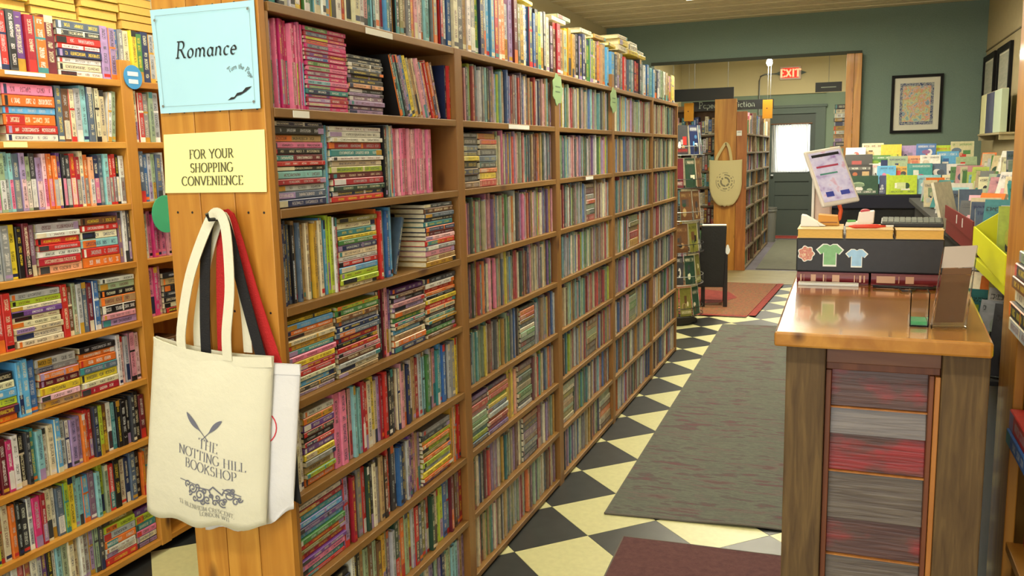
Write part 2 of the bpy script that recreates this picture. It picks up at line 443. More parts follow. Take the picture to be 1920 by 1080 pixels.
def rug(name, label, mat, pts, th, edge=None, curl=None):
    """pts: near-left, near-right, far-right, far-left on the floor; a woven slab with gentle waves and a bound edge"""
    nl, nr, fr, fl = [Vector((*q, 0)) for q in pts]; b = MB(); nu, nv = 16, 40; vs_ = []; fs = []
    for j in range(nv + 1):
        for i in range(nu + 1):
            u, v = i / nu, j / nv
            q = nl.lerp(nr, u).lerp(fl.lerp(fr, u), v)
            z = 0.003 + th + 0.0015 * math.sin(u * 9 + v * 5) * (1 if 0 < i < nu and 0 < j < nv else 0.3)
            if curl and j <= 1: z += curl * max(0, math.sin((u - 0.45) * math.pi * 2.2)) * (1 - j)
            vs_.append((q.x, q.y, z))
    for j in range(nv):
        for i in range(nu):
            a = j * (nu + 1) + i; fs.append((a, a + 1, a + nu + 2, a + nu + 1))
    ring = [i for i in range(nu + 1)] + [j * (nu + 1) + nu for j in range(1, nv + 1)] + [nv * (nu + 1) + i for i in range(nu - 1, -1, -1)] + [j * (nu + 1) for j in range(nv - 1, 0, -1)]
    base = len(vs_)
    for k in ring: vs_.append((vs_[k][0], vs_[k][1], max(0.0028, vs_[k][2] - th)))
    for k in range(len(ring)):
        k2 = (k + 1) % len(ring); fs.append((ring[k], base + k, base + k2, ring[k2]))
    b.mesh_part(vs_, fs); o = b.build(name, mat)
    tag(o, label, 'rug')
    e = MB(); loop = [Vector(vs_[k]) for k in ring] + [Vector(vs_[ring[0]])]
    e.tube([(q.x, q.y, q.z - th * 0.4) for q in loop], 0.004, 6, cap=False); e.build('bound_edge', edge or M['fringe'], o)
    return o


rug('runner_rug', 'long grey-green heathered runner rug beside the long bookcase', M['runner'], ((0.262, 1.655), (1.02, 1.72), (0.96, 5.70), (0.193, 5.645)), 0.008, curl=0.006)
rug('door_mat', 'plain maroon mat in the foreground at the foot of the counter', M['matred'], ((0.425, 0.55), (1.012, 0.57), (1.010, 1.49), (0.385, 1.468)), 0.007)
r2 = rug('oriental_rug', 'red and brown patterned oriental rug under the black chair', M['oriental'], ((-0.85, 6.08), (0.345, 6.07), (0.45, 8.0), (-0.75, 8.0)), 0.008, edge=M['redpile'])
b = MB()
for q0, q1 in (((-0.85, 6.08), (0.345, 6.07)), ((0.345, 6.07), (0.45, 8.0))):
    a = Vector((*q0, 0)); c_ = Vector((*q1, 0)); nrm = (c_ - a).normalized().cross(Vector((0, 0, -1))) * 0.05 * -1
    b.face([a + nrm * 0.2 + Vector((0, 0, .0135)), c_ + nrm * 0.2 + Vector((0, 0, .0135)), c_ + nrm * 1.4 + Vector((0, 0, .0135)), a + nrm * 1.4 + Vector((0, 0, .0135))])
b.build('border_band', M['redpile'], r2)
b = MB(); b.prism([(-0.55 + 0.4 * math.cos(t), 7.0 + 0.45 * math.sin(t)) for t in [k * math.pi / 4 for k in range(8)]], 0.001, M=Matrix(((1, 0, 0, 0.3), (0, 0, 1, 0), (0, 1, 0, 0.0125), (0, 0, 0, 1))))
b.build('medallion', M['redpile'], r2)
rug('back_runner', 'olive-grey runner rug on the back room floor', mottled('olive_runner', [(0.33, 0.33, 0.28), (0.40, 0.40, 0.33)], (8, 40, 1)), ((0.115, 9.18), (0.95, 9.18), (0.9, 12.75), (0.09, 12.75)), 0.008)
rug('back_door_mat', 'small red mat in front of the green back door', M['redpile'], ((-0.05, 12.95), (0.75, 12.95), (0.75, 13.45), (-0.05, 13.45)), 0.006)

# ------------------------------------------------------------------ books
PAL = {
    'red': 'c8322f', 'crimson': 'a82436', 'maroon': '6b2230', 'orange': 'e2762c', 'yellow': 'e6cf3c', 'gold': 'c79a34', 'cream': 'e3dcbc', 'white': 'e6e6e2', 'grey': '8f9093',
    'charcoal': '3d4046', 'black': '1d1d22', 'brown': '6e4a30', 'tan': 'b39668', 'olive': '85803c', 'lime': 'b5cf3a', 'green': '4e8a4c', 'sage': '9db292', 'forest': '27493a',
    'teal': '3f8f95', 'aqua': '8cc6cf', 'sky': '5fa8dc', 'blue': '3d6cae', 'navy': '24315e', 'slate': '56687f', 'purple': '6d4690', 'lilac': 'a890c0', 'mauve': '8a6a84',
    'pink': 'e57fa8', 'magenta': 'd0377c', 'rose': 'd99aa8', 'blush': 'ecc4cc', 'beige': 'cdbf9c', 'peach': 'eeb08a', 'silver': 'b9bec4',
}
PALL = {k: hexc(v) for k, v in PAL.items()}
LIGHT = {'yellow', 'cream', 'white', 'lime', 'sage', 'aqua', 'blush', 'beige', 'peach', 'tan', 'silver', 'rose', 'gold', 'lilac', 'pink'}
MUTED = ['grey', 'silver', 'beige', 'tan', 'brown', 'sage', 'slate', 'teal', 'mauve', 'maroon', 'navy', 'cream', 'white', 'charcoal', 'rose', 'forest', 'blue', 'green', 'aqua', 'lilac', 'cream', 'sage', 'crimson', 'gold']
BRIGHT = ['red', 'orange', 'yellow', 'lime', 'pink', 'sky', 'purple']


def jit(c, a=0.10):
    k = 1 + rnd.uniform(-a, a); return tuple(max(0.0, min(1.0, v * k * (1 + rnd.uniform(-0.05, 0.05)))) for v in c)


def mixc(a, b, k): return tuple(x * (1 - k) + y * k for x, y in zip(a, b))


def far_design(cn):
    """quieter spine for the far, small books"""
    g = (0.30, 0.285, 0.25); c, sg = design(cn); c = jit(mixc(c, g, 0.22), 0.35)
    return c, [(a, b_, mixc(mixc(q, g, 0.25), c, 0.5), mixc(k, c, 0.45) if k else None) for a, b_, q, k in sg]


def design(cn, acc=None):
    """spine design: list of (from, to, colour, ink colour or None) along the height"""
    c = jit(PALL[cn]); ink = jit(PALL[rnd.choice(['black', 'navy', 'maroon', 'charcoal'] if cn in LIGHT else ['white', 'cream', 'yellow', 'silver'])])
    a = PALL[acc] if acc else PALL[rnd.choice(['white', 'cream', 'black', 'navy', 'red', 'gold', 'teal', 'lilac', 'orange', 'charcoal'])]
    a = jit(a); k = rnd.random()
    if acc:
        return c, [(0, .05, c, None), (.05, .55, a, ink), (.55, .60, c, None), (.60, .94, c, ink), (.94, 1, c, None)]
    if k < .35: return c, [(0, .04, c, None), (.04, .10, a, None), (.10, .16, c, None), (.16, .62, c, ink), (.62, .68, c, None), (.68, .95, c, ink), (.95, 1, c, None)]
    if k < .55: return c, [(0, .10, a, None), (.10, .60, c, ink), (.60, .64, a, None), (.64, .96, c, ink), (.96, 1, c, None)]
    if k < .72: return c, [(0, .05, c, None), (.05, .40, a, ink), (.40, .94, c, ink), (.94, 1, c, None)]
    if k < .86: return c, [(0, .12, c, None), (.12, .88, c, ink), (.88, 1, a, None)]
    return c, [(0, .22, a, None), (.22, .30, c, None), (.30, .92, c, ink), (.92, 1, c, None)]


def add_book(b, T, t, h, dep, c, segs, flip=False, simple=False, pagec=None):
    """local: spine in the plane x=0 facing +x, thickness along y 0..t, height along z 0..h, depth towards -x"""
    off = rnd.uniform(0, 50)

    def q(x, y, z): return T @ Vector((x, y, z))
    rr = min(0.0022, t * 0.12)
    for z0, z1, sc_, ink in segs:
        a0, a1 = z0 * h, z1 * h; u0, u1 = (off + a0, off + a1)
        b.face([q(0, rr, a0), q(0, t - rr, a0), q(0, t - rr, a1), q(0, rr, a1)], 0, sc_, ink, [(u0, 0), (u0, 1), (u1, 1), (u1, 0)])
    cs = segs[len(segs) // 2][2]
    for ya, yb in ((rr, 0.0), (t - rr, t)):       # rounded shoulders of the spine
        b.face([q(0, ya, 0), q(-rr, yb, 0), q(-rr, yb, h), q(0, ya, h)], 0, cs)
    b.face([q(-rr, 0, 0), q(-dep, 0, 0), q(-dep, 0, h), q(-rr, 0, h)], 0, c)
    b.face([q(-rr, t, 0), q(-rr, t, h), q(-dep, t, h), q(-dep, t, 0)], 0, c)
    pc = pagec or (0.74, 0.68, 0.50)
    if simple:
        for zz in (0.0, h):
            b.face([q(0, rr, zz), q(0, t - rr, zz), q(-dep, t - rr, zz), q(-dep, rr, zz)], 0, pc)
        b.face([q(-dep, 0, 0), q(-dep, t, 0), q(-dep, t, h), q(-dep, 0, h)], 0, pc)
    else:
        e = 0.0012
        b.face([q(-rr, e, 0), q(-dep, e, 0), q(-dep, e, h), q(-rr, e, h)], 0, c)
        b.face([q(-rr, t - e, 0), q(-rr, t - e, h), q(-dep, t - e, h), q(-dep, t - e, 0)], 0, c)
        for zz in (0.0, h):
            b.face([q(0, rr, zz), q(0, t - rr, zz), q(-0.004, t - e, zz), q(-0.004, e, zz)], 0, c)
            b.face([q(-0.004, 0, zz), q(-dep, 0, zz), q(-dep, e, zz), q(-0.004, e, zz)], 0, c)
            b.face([q(-0.004, t, zz), q(-dep, t, zz), q(-dep, t - e, zz), q(-0.004, t - e, zz)], 0, c)


ORD = ['zeroth', 'first', 'second', 'third', 'fourth', 'fifth', 'sixth', 'seventh', 'eighth', 'ninth', 'tenth', 'eleventh', 'twelfth', 'thirteenth', 'fourteenth', 'fifteenth', 'sixteenth', 'seventeenth', 'eighteenth', 'nineteenth', 'twentieth']


def ordn(n):
    if n <= 20: return ORD[n]
    return f"{n}{'th' if 10 <= n % 100 <= 20 else {1: 'st', 2: 'nd', 3: 'rd'}.get(n % 10, 'th')}"


STUFF = MB()            # the far books, past the three hundred nearest
LSTUFF = MB()           # the same for the left wall bookcase


def put_book(T, t, h, dep, cn, label, group, acc=None, name='paperback', inset=0.003, pm=None, segs=None):
    """one book = cover mesh + page block; T places it, the mesh is local"""
    c, sg = design(cn, acc)
    if segs: sg = segs(c)
    b = MB(); add_book(b, Matrix.Identity(4), t, h, dep, c, sg)
    o = b.build(name, M['book']); o.matrix_world = T
    tag(o, label, 'book', group)
    pb = MB(); pb.box(-dep + 0.002, -0.003, 0.0014, t - 0.0014, inset, h - inset)
    po = pb.build('pages', pm or M['pages'], o)
    return o


def Tup(x, y, z, lean=0.0, turn=0.0):
    """standing book; lean tips it within the shelf plane"""
    return Matrix.Translation((x, y, z)) @ Matrix.Rotation(turn, 4, 'Z') @ Matrix.Rotation(lean, 4, 'X')


def Tflat(x, y0, z, t, turn=0.0):
    """lying book: its height runs along +y, thickness upwards, spine to +x"""
    return Matrix.Translation((x, y0, z + t)) @ Matrix.Rotation(turn, 4, 'Z') @ Matrix.Rotation(-math.pi / 2, 4, 'X')


PENDING = []            # books placed one by one; the largest 300 of each kind in view stay single
EYE = Vector((1.13, -1.53, 1.44))


def realize_books():
    kinds = {}
    for q in PENDING: kinds.setdefault(q[0], []).append(q)
    for nm, L_ in kinds.items():
        L_.sort(key=lambda q: -(q[2] * q[3]) / (q[1].translation - EYE).length_squared)
        for k, (nm_, T, t, h, dp, cn, label, g, acc) in enumerate(L_):
            if k < 295: put_book(T, t, h, dp, cn, label, g, acc, name=nm_)
            else:
                c, sg = design(cn, acc); add_book(LSTUFF if T.translation.x < -1 else STUFF, T, t, h, dp, c, sg, simple=True)


class Row:
    """fills one shelf row along +y; plane x is the shelf front"""

    def __init__(s, x, z, clear, rowname, where, group, indiv=True, dep=(0.105, 0.125), post='post', bname='paperback'):
        s.x, s.z, s.clear, s.rn, s.wh, s.g, s.ind, s.dep, s.post = x, z, clear, rowname, where, group, indiv, dep, post
        s.nu = 0; s.ns = 0; s.vis = -9; s.bname = bname

    def one(s, T, t, h, cn, label, acc=None, ind=None):
        dp = rnd.uniform(*s.dep)
        if s.ind if ind is None else ind:
            PENDING.append((s.bname, T, t, h, dp, cn, label, s.g, acc))
        else:
            c, sg = far_design(cn); add_book(LSTUFF if s.x < -1 else STUFF, T, t, h, dp, c, sg, simple=True)

    def up(s, y0, y1, cols, hr=(0.172, 0.190), acc=None, tr=(0.012, 0.026), lean=0.0, fixed=True):
        """standing books from y0 to y1 in the given colours (equal shares jittered); cols may be (palette, None)"""
        n = len(cols); ws = [rnd.uniform(0.75, 1.3) for _ in cols]; k = (y1 - y0) / sum(ws); y = y0
        for cn, w_ in zip(cols, ws):
            t = w_ * k; h = min(rnd.uniform(*hr), s.clear - 0.004); s.nu += 1
            xx = s.x - 0.012 - rnd.uniform(0, 0.014)
            lab = f"{cn} book, {ordn(s.nu)} standing from the {s.post}, {s.rn} of {s.wh}"
            ln = lean
            s.one(Tup(xx, y + 0.0004, s.z + 0.0006, ln), max(0.004, t - 0.0008), h, cn, lab, acc if not isinstance(acc, list) else rnd.choice(acc), ind=s.ind and y + t > s.vis)
            y += t

    def rand(s, y0, y1, pal, hr=(0.165, 0.19), tr=(0.010, 0.026), bright=0.12):
        cols = []; y = y0; 
        while y < y1 - 0.008:
            y += rnd.uniform(*tr); cols.append(rnd.choice(BRIGHT) if rnd.random() < bright else rnd.choice(pal))
        s.up(y0, y1, cols, hr)

    def stack(s, y0, y1, cols, top=None, acc=None, x=None, z0=None, jx=0.008):
        """flat stack, colours listed from the top; top = height of the pile"""
        top = top or s.clear - 0.012; n = len(cols); s.ns += 1
        ws = [rnd.uniform(0.75, 1.3) for _ in cols]; k = top / sum(ws); z = (s.z if z0 is None else z0) + 0.0004
        for i in range(n - 1, -1, -1):
            t = ws[i] * k; L_ = (y1 - y0) * rnd.uniform(0.93, 1.0); yy = y0 + rnd.uniform(0, 1) * (y1 - y0 - L_)
            cn = cols[i]
            lab = f"{cn} book lying flat, {ordn(i + 1)} from top of {ordn(s.ns)} stack, {s.rn} of {s.wh}"
            s.one(Tflat((s.x if x is None else x) - 0.012 - rnd.uniform(0, jx), yy, z + 0.0003, max(0.004, t - 0.0006)), max(0.004, t - 0.0006), L_, cn, lab, acc[i % len(acc)] if isinstance(acc, list) else acc, ind=s.ind and y1 > s.vis)
            z += t

    def lean_(s, y0, cols, tr, hr, ang):
        """books leaning with their tops towards -y (ang>0)"""
        y = y0
        for cn in cols:
            t = rnd.uniform(*tr); h = rnd.uniform(*hr); s.nu += 1
            lab = f"{cn} book leaning, {ordn(s.nu)} standing from the {s.post}, {s.rn} of {s.wh}"
            s.one(Matrix.Translation((s.x - 0.012 - rnd.uniform(0, .01), y, s.z + 0.0008 + (t * math.sin(-ang) if ang < 0 else 0))) @ Matrix.Rotation(ang, 4, 'X'), t, h, cn, lab)
            y += t / math.cos(ang) + 0.0008


# ------------------------------------------------------------------ the long bookcase
BH = [1.7653, 1.5492, 1.3344, 1.1196, 0.9046, 0.6858, 0.467, 0.2492, 0.033]
BAYS = [(0.0, 0.92), (0.97, 1.885), (1.94, 2.80), (2.85, 3.77), (3.80, 4.59)]
BT = 0.020
bc = thing('bookcase', (-0.135, 2.3, 0), 'long open wooden bookcase packed with paperbacks running down the aisle', 'bookcase')


def rel(o, par):
    o.parent = par; o.matrix_parent_inverse = par.matrix_basis.inverted()


def part(name, mat, x0, x1, y0, y1, z0, z1, par, bevel=0.0015):
    """box with its own origin at its centre, given in world coordinates"""
    c = Vector(((x0 + x1) / 2, (y0 + y1) / 2, (z0 + z1) / 2)); b = MB()
    b.box(x0 - c.x, x1 - c.x, y0 - c.y, y1 - c.y, z0 - c.z, z1 - c.z); o = b.build(name, mat, bevel=bevel)
    pw = par.location if par.parent is None else par.location + par.parent.location
    o.parent = par; o.location = c - pw
    return o


for k in range(3):
    part('end_plank', M['pine_z'], -0.277 + 0.0925 * k, -0.277 + 0.0925 * (k + 1) - 0.0018, -0.02, 0.0, 0.0, 1.80, bc, bevel=0.0012)
for y0, y1 in ((0.92, 0.97), (1.885, 1.94), (2.80, 2.85), (3.77, 3.80), (4.59, 4.61)):
    part('upright', M['shelf_z'], -0.275, 0.001, y0, y1, 0.0, 1.7650 if y0 != 2.80 else 1.83, bc)
part('upright', M['shelf_z'], -0.262, -0.002, 0.0005, 0.012, 0.04, 1.745, bc)
for (y0, y1) in BAYS:
    for h in BH: part('shelf_board', M['shelf_y'], -0.26, 0.0, y0 + (0.012 if y0 == 0 else 0), y1, h - BT, h, bc)
    part('kick_board', M['shelf_y'], -0.03, -0.012, y0, y1, 0.0, BH[-1] - BT, bc)
part('back_panel', M['back'], -0.277, -0.262, 0.0, 4.61, 0.0, 1.766, bc, bevel=0)
nb = MB()
for z in [0.25 + 0.216 * k for k in range(8)]:
    for x in (-0.25, -0.21, -0.155, -0.115, -0.06, -0.02): nb.lathe([(0.0001, 0.0), (0.003, 0.0)], x, z, 6)
nb.v = [(x, -0.0206, y) for x, y, z in nb.v]
o = nb.build('nail_heads', M['dark_metal'], bc); o.location = -bc.location
for nm, y0, y1, z in (('shelf_label', 0.40, 0.535, BH[0] - 0.012), ('shelf_label', 0.075, 0.135, BH[1] - 0.011), ('shelf_label', 1.36, 1.57, BH[1] - 0.010), ('shelf_label', 2.32, 2.44, BH[2] - 0.01)):
    part(nm, M['white'], 0.0005, 0.002, y0, y1, z - 0.008, z + 0.007, bc, bevel=0)

RN = ['top row', 'second row', 'third row', 'fourth row', 'fifth row', 'sixth row', 'seventh row', 'eighth row', 'ninth row']
W1 = 'long bookcase'; G1 = 'books in the nearest bay of the long bookcase'
CL = 0.194


def row(i, clear=CL, **kw): return Row(0.0, BH[i], clear, RN[i], W1, kw.pop('g', G1), **kw)


# top row, nearest bay
r = row(0, 0.4, g='books standing along the top of the long bookcase', bname='hardcover_book')
HT = (0.20, 0.26); r.dep = (0.14, 0.18); r.vis = 0.03
r.up(0.02, 0.915, ['charcoal', 'forest', 'black', 'white', 'silver', 'yellow', 'red', 'green', 'blue', 'aqua', 'white', 'sky', 'yellow', 'yellow', 'white', 'red', 'cream', 'cream', 'white', 'rose', 'teal', 'aqua', 'white', 'grey', 'silver', 'sky',
                       'black', 'gold', 'black', 'olive', 'cream', 'grey', 'orange', 'rose', 'blush', 'white', 'aqua', 'teal', 'grey', 'crimson', 'red', 'sky', 'white'], HT)
r.up(0.92, 1.885, ['blue', 'cream', 'black', 'tan', 'white', 'grey', 'green', 'navy', 'silver', 'sky', 'sky', 'red', 'orange', 'orange', 'silver', 'lilac', 'maroon', 'olive', 'gold', 'white', 'blue', 'slate', 'blue', 'charcoal', 'yellow', 'lime', 'cream', 'grey', 'cream'], (0.20, 0.235))
r.up(1.89, 2.80, ['mauve', 'brown', 'crimson', 'tan', 'sage', 'yellow', 'gold', 'gold', 'tan', 'black', 'charcoal', 'navy', 'beige', 'green', 'green', 'yellow', 'brown', 'orange', 'rose', 'tan', 'sky', 'sky'], (0.185, 0.21))
r.up(2.86, 3.79, ['sky', 'charcoal', 'tan', 'brown', 'grey', 'red', 'mauve', 'slate', 'silver', 'charcoal', 'red', 'crimson', 'black', 'forest', 'white', 'sky', 'blue', 'sky'], (0.17, 0.20))
r.up(3.80, 4.59, ['aqua', 'sky', 'blue', 'charcoal', 'navy', 'silver', 'sage', 'sage', 'white', 'tan', 'brown', 'rose', 'olive', 'yellow', 'tan'], (0.17, 0.19))
# loose books laid flat on that row
for k, (y, z, cn, L_, t) in enumerate([(1.55, 2.004, 'yellow', .17, .014), (1.92, 1.98, 'cream', .19, .018), (2.0, 1.998, 'sage', .18, .018), (2.33, 1.98, 'cream', .17, .02), (2.55, 1.98, 'gold', .19, .02), (2.82, 1.974, 'yellow', .18, .016),
                                       (3.02, 1.972, 'cream', .18, .03), (3.04, 2.002, 'yellow', .17, .03), (3.02, 2.032, 'beige', .18, .02), (3.24, 1.972, 'yellow', .2, .025), (3.25, 1.997, 'cream', .18, .03), (3.27, 2.027, 'cream', .18, .016), (3.46, 1.972, 'yellow', .17, .02), (3.46, 1.992, 'beige', .17, .022)]):
    o = put_book(Tflat(-0.02, y, z, t, rnd.uniform(-.06, .06)), t, L_, 0.13, cn, f"{cn} book laid flat on the top row, {ordn(k + 1)} of those along the aisle", 'books laid flat on top of the row', name='loose_book', pm=M['pages'])

# second row
r = row(1)
r.up(0.013, 0.034, ['white', 'sage', 'lilac'], acc='green')
r.up(0.034, 0.148, ['magenta', 'rose', 'pink', 'magenta', 'magenta', 'pink', 'magenta', 'magenta', 'pink', 'magenta', 'pink', 'magenta', 'pink', 'magenta'], (0.180, 0.190), acc=['teal', 'sky', 'lime', 'rose', 'lilac', 'orange'])
r.stack(0.150, 0.330, ['magenta', 'crimson', 'magenta', 'pink', 'magenta', 'magenta', 'crimson', 'magenta', 'magenta', 'pink', 'magenta', 'magenta', 'pink', 'magenta', 'teal', 'magenta', 'crimson', 'magenta', 'magenta'], 0.187,
        acc=['green', 'slate', 'lime', 'orange', 'slate', 'mauve', 'purple', 'blue', 'green', 'sage', 'mauve', 'teal', 'aqua', 'teal', 'navy', 'purple', 'lilac', 'silver', 'mauve'], jx=0.004)
r.stack(0.335, 0.505, ['charcoal', 'charcoal', 'black', 'slate', 'charcoal', 'black', 'charcoal', 'peach', 'black', 'lilac', 'mauve', 'lilac', 'mauve', 'lilac'], 0.142)
r.lean_(0.592, ['black', 'teal', 'charcoal', 'lilac', 'blue', 'yellow', 'beige', 'tan', 'cream', 'rose', 'lilac', 'peach', 'crimson', 'red', 'orange', 'brown'], (0.012, 0.019), (0.160, 0.172), 0.33)
r.up(0.897, 0.918, ['navy', 'red'], (0.16, 0.165))
# third row
r = row(2)
r.stack(0.014, 0.214, ['navy', 'black', 'tan', 'pink', 'black', 'maroon', 'red', 'black', 'aqua', 'crimson', 'silver', 'slate', 'navy'], 0.188)
r.up(0.216, 0.236, ['aqua', 'sky'], (0.18, 0.19))
r.stack(0.238, 0.486, ['white', 'white', 'white', 'crimson', 'teal', 'white', 'beige', 'lime', 'maroon', 'crimson', 'forest', 'navy', 'red'], 0.182)
r.up(0.490, 0.540, ['black', 'charcoal', 'white', 'silver', 'beige', 'sky'], (0.178, 0.19))
r.up(0.541, 0.790, ['pink', 'rose', 'pink', 'blush', 'pink', 'rose', 'pink', 'rose', 'pink', 'blush', 'rose', 'pink', 'pink', 'rose', 'pink', 'blush', 'pink', 'rose', 'blush', 'pink'], (0.180, 0.184), acc=['rose', 'blush', 'pink'])
# fourth row
r = row(3)
r.up(0.013, 0.075, ['sky', 'navy', 'charcoal', 'navy', 'slate', 'black'], (0.175, 0.188), acc=['navy', 'slate'])
r.up(0.076, 0.165, ['tan', 'slate', 'navy', 'tan', 'beige', 'tan', 'gold', 'beige'], (0.172, 0.188))
r.up(0.166, 0.250, ['cream', 'sky', 'sky', 'lime', 'lime', 'white', 'crimson'], (0.176, 0.188))
r.stack(0.252, 0.440, ['olive', 'cream', 'teal', 'yellow', 'green', 'navy', 'cream', 'white', 'red', 'sky', 'lime', 'lime', 'cream'], 0.176)
r.up(0.442, 0.530, ['orange', 'red', 'white', 'aqua', 'blue', 'sky', 'charcoal'], (0.176, 0.19))
r.lean_(0.532, ['slate'], (0.012, 0.013), (0.16, 0.161), -0.35)
r.stack(0.690, 0.888, ['charcoal', 'brown', 'slate', 'charcoal', 'teal', 'navy', 'maroon', 'blush', 'red', 'grey', 'rose', 'tan', 'gold'], 0.183, x=0.012)
# fifth row
r = row(4)
r.stack(0.014, 0.214, ['yellow', 'sky', 'orange', 'tan', 'cream', 'gold', 'teal', 'pink', 'yellow', 'crimson', 'red', 'cream', 'sky', 'charcoal', 'lilac'], 0.180)
r.stack(0.222, 0.424, ['lime', 'green', 'brown', 'grey', 'navy', 'slate', 'crimson', 'black', 'red', 'rose', 'brown', 'silver', 'cream', 'tan'], 0.178)
r.up(0.428, 0.500, ['white', 'black', 'maroon', 'rose', 'purple'], (0.180, 0.19))
r.stack(0.503, 0.694, ['purple', 'brown', 'black', 'rose', 'lilac', 'tan', 'green', 'teal', 'brown', 'sky', 'tan', 'orange', 'navy'], 0.178)
r.stack(0.700, 0.905, ['charcoal', 'white', 'red', 'orange', 'black', 'yellow', 'red', 'cream', 'charcoal', 'teal', 'gold', 'black', 'green', 'brown'], 0.180)
# sixth row
r = row(5)
r.up(0.013, 0.060, ['lilac', 'white', 'cream', 'white'], (0.176, 0.188))
r.stack(0.063, 0.190, ['white', 'gold', 'purple', 'charcoal', 'black', 'red', 'purple', 'yellow', 'grey', 'tan', 'lime', 'orange'], 0.180)
r.up(0.192, 0.246, ['pink', 'pink'], (0.186, 0.189), acc='pink')
r.up(0.248, 0.918, ['black', 'rose', 'aqua', 'white', 'aqua', 'crimson', 'red', 'cream', 'yellow', 'beige', 'lilac', 'crimson', 'red', 'black', 'charcoal', 'brown', 'cream', 'rose', 'beige', 'navy', 'white', 'tan', 'crimson', 'silver', 'aqua', 'white', 'green',
                      'silver', 'tan', 'rose', 'teal', 'sky', 'blue', 'navy', 'silver', 'grey', 'yellow', 'cream'], (0.170, 0.188))
# seventh row
r = row(6)
r.stack(0.014, 0.215, ['white', 'crimson', 'teal', 'sky', 'purple', 'sky', 'green', 'red', 'olive', 'crimson', 'purple', 'pink', 'teal', 'red'], 0.184)
r.up(0.218, 0.640, ['lilac', 'brown', 'crimson', 'charcoal', 'grey', 'red', 'forest', 'black', 'cream', 'grey', 'tan', 'brown', 'red', 'orange', 'charcoal', 'white', 'blue', 'navy', 'grey', 'silver', 'purple', 'mauve', 'rose', 'tan', 'lilac'], (0.170, 0.188))
r.stack(0.645, 0.840, ['grey', 'charcoal', 'lime', 'orange', 'lime', 'olive', 'orange', 'lime', 'silver', 'yellow', 'orange', 'purple'], 0.168)
r.up(0.845, 0.918, ['gold', 'cream', 'red', 'red'], (0.178, 0.188))
# eighth row
r = row(7); r.vis = 0.16
r.stack(0.014, 0.225, ['black', 'charcoal', 'red', 'slate', 'crimson', 'grey', 'teal', 'tan', 'red', 'cream'], 0.172)
r.up(0.228, 0.300, ['white', 'black', 'black', 'tan'], (0.178, 0.19))
r.rand(0.300, 0.700, ['olive', 'tan', 'brown', 'charcoal', 'sage', 'silver', 'gold', 'forest', 'grey', 'slate', 'mauve'])
r.up(0.700, 0.918, ['cream', 'lime', 'lime', 'blue', 'aqua', 'maroon', 'rose', 'brown', 'mauve', 'crimson'], (0.172, 0.188))
# ninth row
r = row(8); r.vis = 0.46
r.rand(0.013, 0.918, MUTED)

# farther bays
for bi, (y0, y1) in list(enumerate(BAYS))[1:]:
    for i in range(1, 9):
        r = row(i, indiv=False)
        yA, yB = y0 + 0.003, y1 - 0.003
        special = {(1, 2): [('s', 0.0, 0.16, ['charcoal', 'black', 'slate', 'charcoal', 'yellow', 'black', 'navy', 'charcoal', 'brown']), ('s', 0.165, 0.33, ['gold', 'red', 'beige', 'charcoal', 'slate', 'black', 'orange', 'yellow', 'red'])],
                   (1, 5): [('s', 0.55, 0.73, ['black', 'orange', 'red', 'brown', 'charcoal', 'cream', 'green', 'sage', 'black', 'forest'])],
                   (1, 6): [('s', 0.0, 0.18, ['purple', 'maroon', 'red', 'rose', 'sage', 'green', 'sage', 'teal', 'lime', 'navy']), ('s', 0.185, 0.39, ['purple', 'orange', 'red', 'lime', 'yellow', 'slate', 'silver', 'orange', 'red', 'crimson', 'purple']), ('u', 0.39, 0.50, ['yellow', 'gold', 'yellow', 'rose', 'peach']), ('s', 0.51, 0.68, ['mauve', 'tan', 'forest', 'sage', 'beige', 'green', 'sage', 'charcoal', 'silver'])],
                   (1, 7): [('s', 0.56, 0.74, ['tan', 'brown', 'charcoal', 'mauve', 'brown', 'grey', 'slate', 'black']), ('u', 0.75, 0.79, ['crimson'])],
                   (2, 3): [('s', 0.5, 0.68, ['brown', 'maroon', 'grey', 'red', 'sage', 'forest', 'red'])], (2, 6): [('s', 0.5, 0.7, ['brown', 'tan', 'sage', 'olive', 'brown', 'charcoal'])],
                   (2, 7): [('s', 0.0, 0.24, ['sage', 'cream', 'olive', 'beige', 'tan', 'sage', 'olive', 'beige'])], (2, 8): [('s', 0.76, 1.0, ['sage', 'cream', 'brown', 'orange', 'tan', 'brown'])],
                   (3, 4): [('s', 0.42, 0.66, ['sage', 'olive', 'tan', 'red', 'gold'])], (3, 6): [('s', 0.4, 0.6, ['forest', 'sage', 'green', 'sage', 'olive'])]}.get((bi, i), [])
        p_ = yA; W = yB - yA
        for kind, f0, f1, cols in special:
            if yA + f0 * W > p_ + 0.01: r.rand(p_, yA + f0 * W - 0.001, MUTED, tr=(0.007, 0.02))
            if kind == 's': r.stack(yA + f0 * W, yA + f1 * W, cols, 0.178)
            else: r.up(yA + f0 * W, yA + f1 * W, cols)
            p_ = yA + f1 * W + 0.001
        if p_ < yB - 0.01: r.rand(p_, yB, MUTED, tr=(0.007, 0.02), bright=0.10 if bi < 3 else 0.04)

M['faint_green'] = plain('tag_ink', (0.38, 0.48, 0.36), 0.7)
